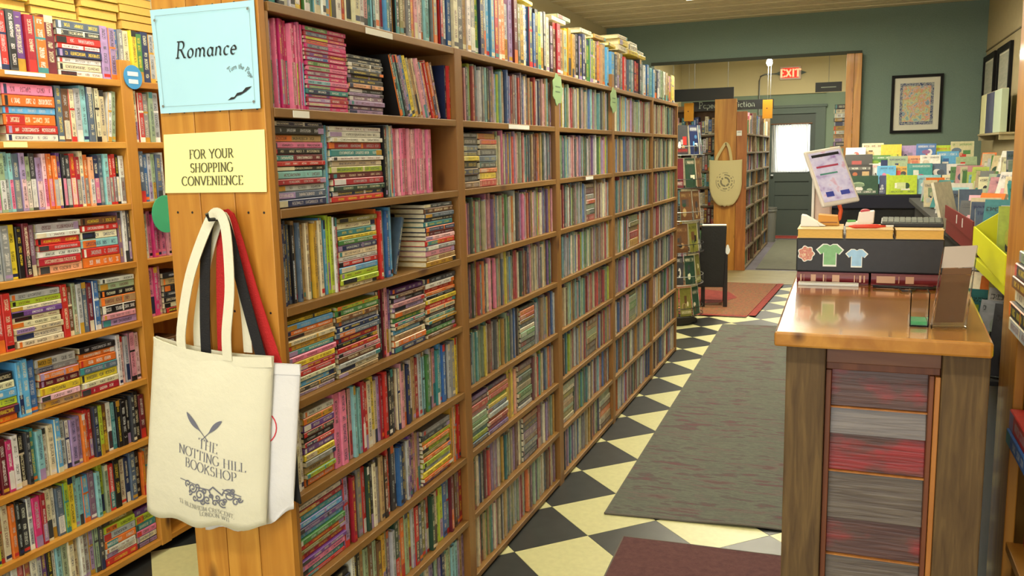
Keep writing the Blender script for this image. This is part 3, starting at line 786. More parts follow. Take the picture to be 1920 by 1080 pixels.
# pale green shelf tags on the uprights
for y, nm in ((1.913, 'pale green scalloped paper tag on the second upright of the long bookcase'), (2.825, 'pale green scalloped paper tag on the third upright, under a wooden knob')):
    b = MB(); pl = []
    for k in range(28):
        a = 2 * math.pi * k / 28; rr = 0.042 * (1 + 0.10 * math.cos(a * 7)); pl.append((1.5 * rr * math.cos(a), 1.45 * rr * math.sin(a)))
    b.prism(pl, 0.0025, M=Matrix(((0, 1, 0, 0.0), (1, 0, 0, 0), (0, 0, 1, 0), (0, 0, 0, 1))))
    o = b.build('shelf_tag', plain('pale_green_tag', (0.56, 0.68, 0.48), 0.6), loc=(0.002, y, 1.70)); tag(o, nm, 'tag')
    for z0 in (-0.012, 0.008): c2 = MB(); c2.box(0.0026, 0.003, -0.03, 0.03, z0, z0 + 0.005); c2.build('lettering', M['faint_green'], o)


# ------------------------------------------------------------------ left wall bookcase
LH = [1.722, 1.513, 1.302, 1.099, 0.886, 0.675, 0.456, 0.247, 0.060]
lb = thing('wall_bookcase', (-1.35, 0.7, 0), 'orange pine bookcase along the left wall, full of romance paperbacks', 'bookcase')
LX = -1.2
for (y0, y1) in ((-0.35, 0.80), (0.85, 1.85)):
    for h in LH: part('shelf_board', M['pine_y'], LX - 0.27, LX, y0, y1, h - 0.022, h, lb, bevel=0.002)
for y0, y1 in ((-0.40, -0.35), (0.80, 0.85), (1.85, 1.90)): part('upright', M['pine_z'], LX - 0.27, LX + 0.002, y0, y1, 0.035 if y0 > 0 else 0.0, 1.79, lb, bevel=0.002)
part('back_panel', M['pine_z'], LX - 0.285, LX - 0.271, -0.40, 1.90, 0.0, 1.79, lb, bevel=0)
part('shelf_label', M['white'], LX + 0.0005, LX + 0.0015, 0.36, 0.50, LH[0] - 0.013, LH[0] - 0.002, lb, bevel=0)
part('shelf_label', M['yellowpaper'], LX + 0.0005, LX + 0.0015, 0.33, 0.41, LH[1] - 0.018, LH[1] - 0.002, lb, bevel=0)
LRN = RN
G2 = 'paperbacks on the left wall bookcase'


def lrow(i, vis, **kw):
    r = Row(LX, LH[i], 0.19, LRN[i], 'left wall bookcase', kw.pop('g', G2), post='picture edge', dep=(0.105, 0.12), bname='romance_paperback'); r.vis = -9
    r2 = Row(LX, LH[i], 0.19, LRN[i], 'left wall bookcase', G2, indiv=False); r2.rand(-0.345, vis, list(PALL)[:24])
    return r


UH = (0.166, 0.182)
r = lrow(0, 0.33); r.clear = 0.3
r.up(0.33, 0.565, ['silver', 'red', 'charcoal', 'purple', 'crimson', 'orange', 'maroon'], (0.170, 0.180))
r.stack(0.568, 0.742, ['slate', 'charcoal', 'red', 'white', 'navy', 'white', 'cream', 'white'], 0.172)
r.up(0.745, 0.99, ['lilac', 'lilac', 'blue', 'grey', 'cream', 'yellow', 'green', 'navy', 'silver'], (0.166, 0.176))
r = lrow(1, 0.33)
r.stack(0.355, 0.540, ['pink', 'orange', 'sky', 'orange', 'red', 'white'], 0.172)
r.up(0.545, 0.735, ['slate', 'brown', 'cream', 'silver', 'aqua', 'slate', 'cream', 'beige'], UH)
r.lean_(0.738, ['white', 'sage'], (0.014, 0.018), (0.165, 0.17), -0.10)
r.up(0.86, 0.99, ['cream', 'red', 'grey', 'sage', 'silver'], UH)
r = lrow(2, 0.28)
r.up(0.282, 0.797, ['white', 'silver', 'sage', 'aqua', 'aqua', 'slate', 'lilac', 'sage', 'charcoal', 'lilac', 'blush', 'orange', 'orange', 'purple', 'black', 'charcoal', 'red', 'crimson', 'cream', 'orange', 'peach', 'navy', 'slate', 'aqua', 'red', 'red', 'black', 'white'], (0.160, 0.182), acc=['blush', 'pink', 'silver', 'white', 'grey'])
r.up(0.86, 0.99, ['slate', 'blue', 'silver', 'sage', 'slate', 'white'], UH)
r = lrow(3, 0.25)
r.up(0.252, 0.418, ['blush', 'silver', 'grey', 'yellow', 'black', 'maroon', 'mauve'], (0.155, 0.17))
r.stack(0.420, 0.583, ['silver', 'white', 'red', 'red', 'white', 'crimson', 'peach'], 0.160)
r.stack(0.586, 0.745, ['brown', 'red', 'cream', 'aqua', 'red', 'orange'], 0.165)
r.up(0.748, 0.797, ['mauve', 'white', 'charcoal'], UH)
r.up(0.86, 0.99, ['white', 'pink', 'magenta', 'pink', 'pink', 'rose'], (0.15, 0.17))
r = lrow(4, 0.22)
r.up(0.222, 0.306, ['crimson', 'red', 'red'], (0.162, 0.176))
r.stack(0.308, 0.487, ['silver', 'lime', 'cream', 'purple', 'cream', 'cream', 'beige', 'cream', 'cream'], 0.168)
r.up(0.490, 0.640, ['red', 'brown', 'sage', 'silver', 'slate', 'maroon', 'blue'], (0.160, 0.176))
r.stack(0.645, 0.797, ['white', 'sage', 'black', 'tan', 'black', 'rose', 'lilac'], 0.168)
r.up(0.86, 0.93, ['pink', 'magenta', 'rose'], UH)
r.stack(0.93, 1.07, ['black', 'tan', 'black', 'charcoal', 'black', 'cream', 'black'], 0.15)
r = lrow(5, 0.15)
r.stack(0.16, 0.296, ['black', 'cream', 'sky', 'lime', 'maroon', 'orange'], 0.150)
r.up(0.298, 0.370, ['sky', 'sky', 'blue'], (0.166, 0.178))
r.stack(0.373, 0.528, ['silver', 'grey', 'orange', 'maroon', 'yellow', 'blush', 'tan'], 0.162)
r.stack(0.531, 0.685, ['black', 'orange', 'orange', 'slate', 'yellow', 'cream', 'crimson'], 0.165)
r.up(0.688, 0.795, ['white', 'blush', 'silver', 'rose', 'blush'], (0.165, 0.18))
r.stack(0.86, 1.0, ['brown', 'tan', 'crimson', 'cream', 'brown'], 0.12)
r = lrow(6, 0.19)
r.up(0.192, 0.795, ['crimson', 'maroon', 'magenta', 'white', 'black', 'charcoal', 'teal', 'aqua', 'white', 'cream', 'sky', 'silver', 'white', 'lilac', 'lilac', 'orange', 'red', 'red', 'charcoal', 'lime', 'brown', 'white', 'aqua', 'black', 'black', 'black', 'charcoal', 'black', 'maroon'], (0.158, 0.178))
r = lrow(7, 0.16)
r.up(0.162, 0.795, ['lime', 'tan', 'cream', 'orange', 'black', 'charcoal', 'silver', 'magenta', 'crimson', 'cream', 'white', 'slate', 'lime', 'yellow', 'aqua', 'aqua', 'sky', 'mauve', 'aqua', 'lime', 'sage', 'red', 'black', 'cream', 'navy', 'slate', 'black', 'orange', 'tan'], (0.158, 0.178))
r = lrow(8, 0.27)
r.up(0.272, 0.556, ['white', 'silver', 'purple', 'black', 'white', 'aqua', 'sage', 'cream', 'beige', 'white', 'silver', 'lilac', 'sage', 'charcoal'], (0.160, 0.178))
r.stack(0.559, 0.70, ['olive', 'lime', 'silver', 'orange', 'white', 'white', 'red'], 0.165)
r.stack(0.703, 0.797, ['purple', 'lime', 'teal', 'pink', 'cream', 'lilac'], 0.145)
M['oldpages'] = plain('yellowed_page_edges', (0.86, 0.70, 0.36), 0.8, noise=0.1, nscale=80, stretch=(1, 1, 12))
# yellowed piles laid along the back of the top shelf, page edges outwards
k = 0
for pi, (y0, n, L_, x) in enumerate(((0.44, 9, 0.16, -1.357), (0.61, 11, 0.185, -1.357), (0.80, 12, 0.17, -1.357), (0.975, 11, 0.17, -1.357))):
    z = 1.7225
    for q in range(n):
        t = rnd.uniform(0.026, 0.034); T = Matrix.Translation((x + rnd.uniform(-.01, .01) - 0.115, y0 + rnd.uniform(0, .012) + L_, z + t - 0.0006)) @ Matrix.Rotation(math.pi, 4, 'Z') @ Matrix.Rotation(-math.pi / 2, 4, 'X')
        if z + t > 1.90 or q >= n - 6:
            put_book(T, t - 0.0006, L_, 0.112, rnd.choice(['cream', 'yellow', 'beige', 'gold']), f"yellowed paperback lying flat, {ordn(n - q)} from top of {ordn(pi + 1)} pile behind the top row", 'yellowed paperbacks piled behind the top row', name='yellowed_paperback', pm=M['oldpages'])
        else:
            c, sg = design('cream'); add_book(LSTUFF, T, t - 0.0006, L_, 0.112, c, sg, simple=True)
        z += t
realize_books()
tag(LSTUFF.build('romance_book_rows', M['book']), 'romance paperbacks packed on the left wall bookcase beyond the picture edge', 'books', kind='stuff')
st = STUFF.build('book_rows', M['book']); tag(st, 'closely packed books filling the farther bays of the long bookcase', 'books', kind='stuff')

# blue disc on the left upright, green disc hanging by the next bay
def disc(name, label, loc, r_, mat, patches):
    b = MB(); n = 28
    b.prism([(r_ * math.cos(2 * math.pi * k / n), r_ * math.sin(2 * math.pi * k / n)) for k in range(n)], 0.003, M=Matrix(((0, 1, 0, 0), (1, 0, 0, 0), (0, 0, 1, 0), (0, 0, 0, 1))))
    o = b.build(name, mat, loc=loc); tag(o, label, 'sticker')
    for (a0, a1, c0, c1) in patches:
        q = MB(); q.box(0.003, 0.0036, a0, a1, c0, c1); q.build('white_patch', M['white'], o)
    return o


disc('round_sticker', 'round blue sticker with white writing patches on the left bookcase upright', (LX + 0.003, 0.853, 1.735), 0.041, plain('sticker_blue', (0.22, 0.56, 0.80), 0.5), [(-0.025, 0.022, 0.004, 0.018), (-0.022, 0.02, -0.022, -0.008)])
disc('round_tag', 'round green paper disc on the left bookcase, half behind the end post', (LX + 0.012, 0.945, 1.255), 0.068, plain('disc_green', (0.25, 0.66, 0.48), 0.5), [])
bx('tag_peg', M['dark_metal'], -0.014, 0.0, -0.003, 0.003, 0.03, 0.036, bpy.data.objects['round_tag'])

# ------------------------------------------------------------------ drawn lettering (broad-nib strokes)
def arc(cx, cy, rx, ry, a0, a1, n=14): return [(cx + rx * math.cos(math.radians(a0 + (a1 - a0) * k / n)), cy + ry * math.sin(math.radians(a0 + (a1 - a0) * k / n))) for k in range(n + 1)]


def sf(x, y, w=.13): return [(x - w, y), (x + w, y)]


GL = {
    'A': (.8, [[(.05, 0), (.4, 1)], [(.4, 1), (.75, 0)], [(.2, .35), (.6, .35)], sf(.07, 0, .1), sf(.73, 0, .1)]),
    'B': (.7, [[(.15, 0), (.15, 1)], [(.02, 1), (.34, 1)] + arc(.34, .76, .2, .24, 90, -90) + [(.15, .52)], [(.34, .52)] + arc(.36, .26, .25, .26, 90, -90) + [(.02, 0)]]),
    'C': (.82, [arc(.45, .5, .4, .52, 42, 318, 20)]),
    'D': (.85, [[(.15, 0), (.15, 1)], [(.02, 1), (.35, 1)] + arc(.36, .5, .4, .5, 90, -90, 16) + [(.02, 0)]]),
    'E': (.66, [[(.15, 0), (.15, 1)], [(.02, 1), (.58, 1), (.58, .84)], [(.15, .52), (.45, .52)], [(.02, 0), (.6, 0), (.6, .16)]]),
    'F': (.62, [[(.15, 0), (.15, 1)], [(.02, 1), (.58, 1), (.58, .84)], [(.15, .52), (.45, .52)], sf(.15, 0)]),
    'G': (.9, [arc(.45, .5, .4, .52, 45, 318, 20), [(.77, .12), (.77, .42)], [(.6, .42), (.9, .42)]]),
    'H': (.84, [[(.15, 0), (.15, 1)], [(.68, 0), (.68, 1)], [(.15, .52), (.68, .52)], sf(.15, 0), sf(.15, 1), sf(.68, 0), sf(.68, 1)]),
    'I': (.36, [[(.18, 0), (.18, 1)], sf(.18, 0), sf(.18, 1)]),
    'K': (.8, [[(.15, 0), (.15, 1)], [(.65, 1), (.15, .45)], [(.3, .6), (.7, 0)], sf(.15, 0), sf(.15, 1), sf(.65, 1, .1), sf(.7, 0, .1)]),
    'L': (.64, [[(.15, 0), (.15, 1)], sf(.15, 1), [(.02, 0), (.6, 0), (.6, .18)]]),
    'M': (1.0, [[(.12, 0), (.15, 1)], [(.15, 1), (.5, .1)], [(.5, .1), (.85, 1)], [(.85, 1), (.88, 0)], sf(.12, 0, .1), sf(.88, 0, .1)]),
    'N': (.84, [[(.14, 0), (.14, 1)], [(.14, 1), (.7, 0)], [(.7, 0), (.7, 1)], sf(.14, 0), sf(.7, 1), [(.0, 1), (.14, 1)]]),
    'O': (.9, [arc(.45, .5, .4, .52, 0, 360, 24)]),
    'P': (.66, [[(.15, 0), (.15, 1)], [(.02, 1), (.36, 1)] + arc(.36, .73, .22, .27, 90, -90) + [(.15, .46)], sf(.15, 0)]),
    'R': (.78, [[(.15, 0), (.15, 1)], [(.02, 1), (.36, 1)] + arc(.36, .75, .21, .25, 90, -90) + [(.15, .5)], [(.36, .5), (.7, 0), (.8, 0)], sf(.15, 0)]),
    'S': (.6, [arc(.3, .75, .22, .26, 25, 270, 14) + arc(.3, .25, .24, .27, 90, -155, 14)[1:]]),
    'T': (.72, [[(.36, 0), (.36, 1)], [(.04, .84), (.04, 1), (.68, 1), (.68, .84)], sf(.36, 0)]),
    'U': (.82, [[(.13, 1), (.13, .3)] + arc(.4, .3, .27, .32, 180, 360) + [(.67, 1)], sf(.13, 1), sf(.67, 1)]),
    'V': (.8, [[(.06, 1), (.4, 0)], [(.4, 0), (.74, 1)], sf(.06, 1, .1), sf(.74, 1, .1)]),
    'W': (1.1, [[(.06, 1), (.32, 0)], [(.32, 0), (.55, .9)], [(.55, .9), (.8, 0)], [(.8, 0), (1.04, 1)]]),
    'X': (.74, [[(.06, 1), (.68, 0)], [(.68, 1), (.06, 0)]]),
    'Y': (.8, [[(.06, 1), (.4, .48)], [(.74, 1), (.4, .48)], [(.4, .48), (.4, 0)], sf(.06, 1, .1), sf(.74, 1, .1), sf(.4, 0)]),
    '1': (.45, [[(.1, .8), (.25, 1), (.25, 0)], sf(.25, 0)]), '3': (.55, [arc(.25, .75, .2, .24, 150, -90) + arc(.25, .26, .22, .26, 90, -150)[1:]]),
    ',': (.25, [[(.12, .05), (.05, -.15)]]), ' ': (.36, []),
    'a': (.5, [arc(.23, .25, .19, .26, 0, 360, 18), [(.42, .5), (.42, .06), (.5, 0)]]),
    'b': (.5, [[(.08, 1), (.08, 0)], arc(.26, .25, .19, .26, 0, 360, 18)]),
    'c': (.42, [arc(.25, .25, .2, .26, 50, 310)]),
    'e': (.45, [[(.06, .27), (.42, .27)] + arc(.24, .25, .19, .26, 5, 315)]),
    'f': (.32, [arc(.26, .8, .14, .2, 60, 180) + [(.12, 0)], [(.0, .5), (.26, .5)]]),
    'g': (.5, [arc(.23, .25, .19, .26, 0, 360, 18), [(.42, .5), (.42, -.15)] + arc(.24, -.15, .18, .18, 0, -150)]),
    'h': (.52, [[(.08, 1), (.08, 0)], arc(.25, .3, .17, .22, 180, 0) + [(.42, 0)]]),
    'i': (.22, [[(.1, .5), (.1, 0)], [(.1, .68), (.1, .74)]]),
    'k': (.48, [[(.08, 1), (.08, 0)], [(.4, .5), (.08, .2)], [(.2, .3), (.44, 0)]]),
    'm': (.84, [[(.08, .5), (.08, 0)], arc(.24, .3, .16, .22, 180, 0) + [(.4, 0)], arc(.56, .3, .16, .22, 180, 0) + [(.72, .05), (.8, 0)]]),
    'n': (.54, [[(.08, .5), (.08, 0)], arc(.25, .3, .17, .22, 180, 0) + [(.42, .05), (.5, 0)]]),
    'o': (.5, [arc(.25, .25, .2, .27, 0, 360, 18)]),
    'p': (.5, [[(.08, .5), (.08, -.32)], arc(.26, .25, .19, .26, 0, 360, 18)]),
    'r': (.36, [[(.08, .5), (.08, 0)], arc(.26, .28, .18, .22, 175, 50)]),
    't': (.34, [[(.14, .78), (.14, .1), (.22, 0), (.3, .04)], [(.0, .5), (.28, .5)]]),
    'u': (.52, [[(.08, .5), (.08, .2)] + arc(.25, .2, .17, .2, 180, 360) + [(.42, .5)], [(.42, .5), (.42, 0)]]),
}


def lettering(b, s, fn, size, x0=0.0, y0=0.0, track=0.06, shear=0.0, nib=0.0, a=0.10, w=0.028, align='l', m=0):
    """stroke-drawn text; fn maps (along, up) in metres to a point"""
    tot = sum(GL[ch][0] + track for ch in s) - track
    cx = x0 - (tot * size / 2 if align == 'c' else 0)
    for ch in s:
        adv, strokes = GL[ch]
        for st_ in strokes:
            for (xa, ya), (xb, yb) in zip(st_[:-1], st_[1:]):
                dx, dy = xb - xa, yb - ya; L_ = math.hypot(dx, dy)
                if L_ < 1e-6: continue
                th = math.atan2(dy, dx); hw = (a * abs(math.sin(th - nib)) + w) * 0.5
                nx, ny = -dy / L_ * hw, dx / L_ * hw; ex, ey = dx / L_ * 0.012, dy / L_ * 0.012
                q = [(xa - nx - ex, ya - ny - ey), (xb - nx + ex, yb - ny + ey), (xb + nx + ex, yb + ny + ey), (xa + nx - ex, ya + ny - ey)]
                b.face([fn(cx + (px + shear * py) * size, y0 + py * size) for px, py in q], m)
        cx += (adv + track) * size


# ------------------------------------------------------------------ signs on the end post
def sheet(name, label, c, mat, y, curl=0.004):
    """paper sheet from four corners tl,tr,br,bl in x,z at depth y, lightly curled"""
    tl, tr, br, bl = c; n = 10; b = MB(); vs_ = []; fs = []

    def P(u, v, off=0.0):
        x = (tl[0] * (1 - u) + tr[0] * u) * (1 - v) + (bl[0] * (1 - u) + br[0] * u) * v
        z = (tl[1] * (1 - u) + tr[1] * u) * (1 - v) + (bl[1] * (1 - u) + br[1] * u) * v
        return Vector((x, y - off - curl * (abs(2 * u - 1) ** 3) * 0.6 - curl * 0.8 * v * v, z))
    for layer in (0.0012, 0.0):
        for j in range(n + 1):
            for i in range(n + 1): vs_.append(P(i / n, j / n, layer))
    s2 = (n + 1) ** 2
    for j in range(n):
        for i in range(n):
            a = j * (n + 1) + i; fs.append((a, a + n + 1, a + n + 2, a + 1)); fs.append((s2 + a, s2 + a + 1, s2 + a + n + 2, s2 + a + n + 1))
    rg = [i for i in range(n + 1)] + [j * (n + 1) + n for j in range(1, n + 1)] + [n * (n + 1) + i for i in range(n - 1, -1, -1)] + [j * (n + 1) for j in range(n - 1, 0, -1)]
    for k in range(len(rg)): fs.append((rg[k], rg[(k + 1) % len(rg)], s2 + rg[(k + 1) % len(rg)], s2 + rg[k]))
    b.mesh_part(vs_, fs); o = b.build(name, mat); tag(o, label, 'sign')
    W_ = math.hypot(tr[0] - tl[0], tr[1] - tl[1]); H_ = math.hypot(bl[0] - tl[0], bl[1] - tl[1])
    return o, W_, H_, (lambda s, t: P(s / W_, t / H_, 0.0030))


o, W_, H_, P_ = sheet('paper_sign', 'pale blue laminated sign reading Romance on the end post', ((-0.277, 1.763), (-0.007, 1.762), (-0.006, 1.546), (-0.268, 1.545)), M['bluepaper'], -0.0215)
b = MB(); lettering(b, 'Romance', lambda s, t: P_(s, H_ - t), 0.0335, 0.056, H_ - 0.104, track=0.12, shear=0.22, nib=math.radians(35), a=0.10, w=0.02); b.build('lettering', M['ink'], o)
M['faint'] = plain('faint_ink', (0.45, 0.53, 0.56), 0.7)
b = MB()
for x0, y0, x1, y1 in ((.012, .013, W_ - .012, .0136), (.012, H_ - .014, W_ - .012, H_ - .0134), (.012, .013, .0126, H_ - .0134), (W_ - .0126, .013, W_ - .012, H_ - .0134)): b.face([P_(x0, y0), P_(x1, y0), P_(x1, y1), P_(x0, y1)])
b.build('border_line', M['faint'], o)
b = MB()
def curved(s, t):
    ang = math.radians(128 - s / 0.062 * 88); rr = 0.036 + t
    return P_(0.217 + rr * math.cos(ang), H_ - 0.048 - rr * math.sin(ang) + 0.0)
lettering(b, 'Turn the Page', curved, 0.0105, 0.0, 0.0, track=0.06, shear=0.1, nib=0.5, a=0.1, w=0.05); b.build('small_lettering', M['faint'], o)
b = MB()
QF = [(0.186, 0.020), (0.196, 0.026), (0.204, 0.026), (0.212, 0.034), (0.226, 0.036), (0.236, 0.044), (0.252, 0.046), (0.246, 0.042), (0.236, 0.036), (0.222, 0.030), (0.211, 0.028), (0.203, 0.022)]
b.face([P_(x, H_ - z) for x, z in QF]); b.build('quill_mark', M['ink'], o)
o, W_, H_, P2_ = sheet('card_sign', 'yellow card sign reading for your shopping convenience', ((-0.269, 1.500), (-0.003, 1.503), (-0.006, 1.374), (-0.276, 1.373)), M['yellowpaper'], -0.0215, curl=0.002)
M['greyink'] = plain('grey_sign_ink', (0.33, 0.33, 0.24), 0.7)
b = MB()
for s_, zz in (('FOR YOUR', 0.054), ('SHOPPING', 0.083), ('CONVENIENCE', 0.111)): lettering(b, s_, lambda s, t: P2_(s, H_ - t), 0.0185, W_ / 2 - 0.006, H_ - zz, track=0.05, a=0.09, w=0.062, align='c')
b.build('lettering', M['greyink'], o)
for o_, pts in ((bpy.data.objects['paper_sign'], ((-0.262, 1.74), (-0.02, 1.745), (-0.258, 1.56), (-0.02, 1.56))),):
    b = MB()
    for x, z in pts: b.lathe([(0.0001, 0), (0.003, 0.0)], x, z, 8)
    b.v = [(x, -0.0305, y) for x, y, z in b.v]; b.build('staples', M['wire'], o_)

# ------------------------------------------------------------------ tote bags on the end post
def canvas(name, c, w1=26.0):
    m, nt, p = newmat(name); L = nt.links; p.inputs['Base Color'].default_value = (*lin(c), 1); p.inputs['Roughness'].default_value = 0.9
    tc = N(nt, 'ShaderNodeTexCoord'); t = N(nt, 'ShaderNodeTexNoise'); t.inputs['Scale'].default_value = w1; t.inputs['Detail'].default_value = 3; L.new(tc.outputs['Object'], t.inputs['Vector'])
    t2 = N(nt, 'ShaderNodeTexNoise'); t2.inputs['Scale'].default_value = 500; L.new(tc.outputs['Object'], t2.inputs['Vector'])
    ad = N(nt, 'ShaderNodeMath', operation='MULTIPLY_ADD'); ad.inputs[1].default_value = 0.15; L.new(t2.outputs['Fac'], ad.inputs[0]); L.new(t.outputs['Fac'], ad.inputs[2])
    b = N(nt, 'ShaderNodeBump'); b.inputs['Strength'].default_value = 0.25; b.inputs['Distance'].default_value = 0.01; L.new(ad.outputs[0], b.inputs['Height']); L.new(b.outputs['Normal'], p.inputs['Normal'])
    return m


M['canvas'] = canvas('cream_canvas', (0.87, 0.86, 0.78)); M['canvas_white'] = canvas('white_canvas', (0.86, 0.86, 0.88)); M['webbing_red'] = plain('red_webbing', (0.72, 0.12, 0.13), 0.85, bump=0.3, nscale=300); M['webbing_black'] = plain('black_webbing', (0.09, 0.09, 0.11), 0.85, bump=0.3, nscale=300)
M['canvas_dark'] = canvas('dark_canvas', (0.10, 0.10, 0.12)); M['printblue'] = plain('navy_print', (0.43, 0.44, 0.51), 0.85); M['printred'] = plain('red_print', (0.80, 0.18, 0.24), 0.8)


def tote(name, label, corners, yb, th, mat, bulge=0.016, sag=0.012, wr=0.003, ph=0.0):
    tl, tr, br, bl = corners; n = 24

    def P(u, v, side, off=0.0):
        x = (tl[0] * (1 - u) + tr[0] * u) * (1 - v) + (bl[0] * (1 - u) + br[0] * u) * v
        z = (tl[1] * (1 - u) + tr[1] * u) * (1 - v) + (bl[1] * (1 - u) + br[1] * u) * v
        z -= sag * math.sin(math.pi * u) * v ** 4 + 0.006 * math.sin(u * 17 + ph) * v ** 8
        z -= 0.010 * math.sin(math.pi * u) * (1 - v) ** 6
        e = (math.sin(math.pi * min(max(u, 0), 1))) ** 0.6 * (0.35 + 0.65 * math.sin(math.pi * min(1, 0.15 + 0.8 * v)))
        y = yb - (th * 0.5 if side else 0) - (bulge if side else 0.0) * e
        if side: y -= wr * math.sin(u * 9 + v * 7 + ph) * math.sin(v * 5 + u * 3) * e
        if v > 0.85 and side: y += (v - 0.85) * 0.05
        return Vector((x, y - off, z))
    b = MB(); vs_ = []; fs = []
    for side in (1, 0):
        for j in range(n + 1):
            for i in range(n + 1): vs_.append(P(i / n, j / n, side))
    s2 = (n + 1) ** 2
    for j in range(n):
        for i in range(n):
            a = j * (n + 1) + i; fs.append((a, a + n + 1, a + n + 2, a + 1)); fs.append((s2 + a, s2 + a + 1, s2 + a + n + 2, s2 + a + n + 1))
    rg = [j * (n + 1) + n for j in range(0, n + 1)][::-1]; left = [j * (n + 1) for j in range(n + 1)]; bot = [n * (n + 1) + i for i in range(n + 1)]
    for chain in (left, bot, rg):
        for k in range(len(chain) - 1): fs.append((chain[k], s2 + chain[k], s2 + chain[k + 1], chain[k + 1]))
    b.mesh_part(vs_, fs)
    root = thing(name, (0, 0, 0), label, 'tote bag')
    b.build('bag_body', mat, root, smooth=True)
    h = MB(); vs_ = []
    hem = [P(i / n, 0.0, 1, 0.001) for i in range(n + 1)]; h.ribbon([q - Vector((0, 0, 0.011)) for q in hem], Vector((0, 0, 0.011)), 0.002); h.build('hem', mat, root)
    return root, P


tb, PA = tote('tote_bag', 'cream canvas tote printed with crossed quills and bookshop name on the end post', ((-0.305, 1.056), (0.010, 1.030), (-0.040, 0.640), (-0.378, 0.632)), -0.058, 0.016, M['canvas'], bulge=0.030)
tw, PB = tote('tote_bag', 'white tote with red print hanging behind the cream tote', ((-0.235, 1.035), (0.066, 1.012), (0.022, 0.680), (-0.225, 0.606)), -0.042, 0.010, M['canvas_white'], bulge=0.007, ph=1.3, sag=0.02, wr=0.002)
tk, PC = tote('tote_bag', 'dark tote hanging hidden behind the white tote, red straps', ((-0.21, 1.02), (0.030, 1.00), (0.029, 0.690), (-0.20, 0.70)), -0.026, 0.003, M['canvas_dark'], bulge=0.004, ph=2.1, sag=0.004)


def strap(root, name, mat, pts, wd=0.012, th=0.002):
    P3 = [Vector(p) for p in pts]; path = []
    for i in range(len(P3) - 1):
        p0 = P3[max(i - 1, 0)]; p1 = P3[i]; p2 = P3[i + 1]; p3 = P3[min(i + 2, len(P3) - 1)]
        for k in range(6):
            t = k / 6; path.append(0.5 * ((2 * p1) + (p2 - p0) * t + (2 * p0 - 5 * p1 + 4 * p2 - p3) * t * t + (3 * p1 - p0 - 3 * p2 + p3) * t ** 3))
    path.append(P3[-1]); wv = []
    for i in range(len(path)):
        t = path[min(i + 1, len(path) - 1)] - path[max(i - 1, 0)]; nv = Vector((t.z, 0, -t.x)); nv = nv.normalized() if nv.length > 1e-6 else Vector((1, 0, 0)); wv.append(nv * wd)
    for i in range(1, len(wv)):
        if wv[i].dot(wv[i - 1]) < 0: wv[i] = -wv[i]
    b = MB(); b.ribbon(path, wv, th); b.build(name, mat, root, smooth=False)


HK = (-0.106, 1.318)
strap(tb, 'strap', M['canvas'], [(-0.212, -0.083, 1.03), (-0.208, -0.085, 1.08), (-0.175, -0.082, 1.20), (-0.125, -0.075, 1.305), (-0.100, -0.072, 1.332), (-0.078, -0.075, 1.300), (-0.072, -0.083, 1.18), (-0.085, -0.088, 1.08), (-0.089, -0.086, 1.02)], 0.012)
strap(tb, 'strap', M['canvas'], [(-0.200, -0.047, 1.03), (-0.193, -0.047, 1.10), (-0.150, -0.049, 1.24), (-0.108, -0.050, 1.322), (-0.090, -0.05, 1.29), (-0.068, -0.047, 1.15), (-0.066, -0.046, 1.03)], 0.011)
strap(tw, 'strap', M['webbing_black'], [(-0.168, -0.060, 1.02), (-0.163, -0.061, 1.10), (-0.147, -0.061, 1.25), (-0.130, -0.061, 1.315), (-0.105, -0.060, 1.328), (-0.085, -0.059, 1.29), (-0.055, -0.057, 1.15), (-0.020, -0.055, 1.00)], 0.013)
strap(tk, 'strap', M['webbing_red'], [(-0.140, -0.039, 1.00), (-0.134, -0.040, 1.10), (-0.120, -0.041, 1.25), (-0.103, -0.042, 1.326), (-0.080, -0.041, 1.28), (-0.045, -0.039, 1.15), (0.004, -0.036, 0.99)], 0.014)
strap(tk, 'strap', M['webbing_red'], [(-0.146, -0.030, 1.00), (-0.130, -0.031, 1.15), (-0.108, -0.032, 1.322), (-0.080, -0.031, 1.25), (-0.030, -0.030, 1.00)], 0.013)
hk = MB(); hk.tube([(HK[0], -0.018, HK[1]), (HK[0], -0.09, HK[1] + 0.002), (HK[0], -0.096, HK[1] + 0.015)], 0.004, 8)
tag(hk.build('wall_hook', M['dark_metal']), 'dark metal hook on the end post holding the tote bags', 'hook')


def on_bag(s, t): return PA(s, t, 1, 0.0014)   # s,t as fractions across and down


def bagtxt(b, s_, cu, v, size, track=0.05, a=0.10, w=0.03):
    lettering(b, s_, lambda x, y: on_bag(cu + x / 0.325, v - y / 0.40 + x * 0.42), size, 0, 0, track=track, a=a, w=w, align='c')


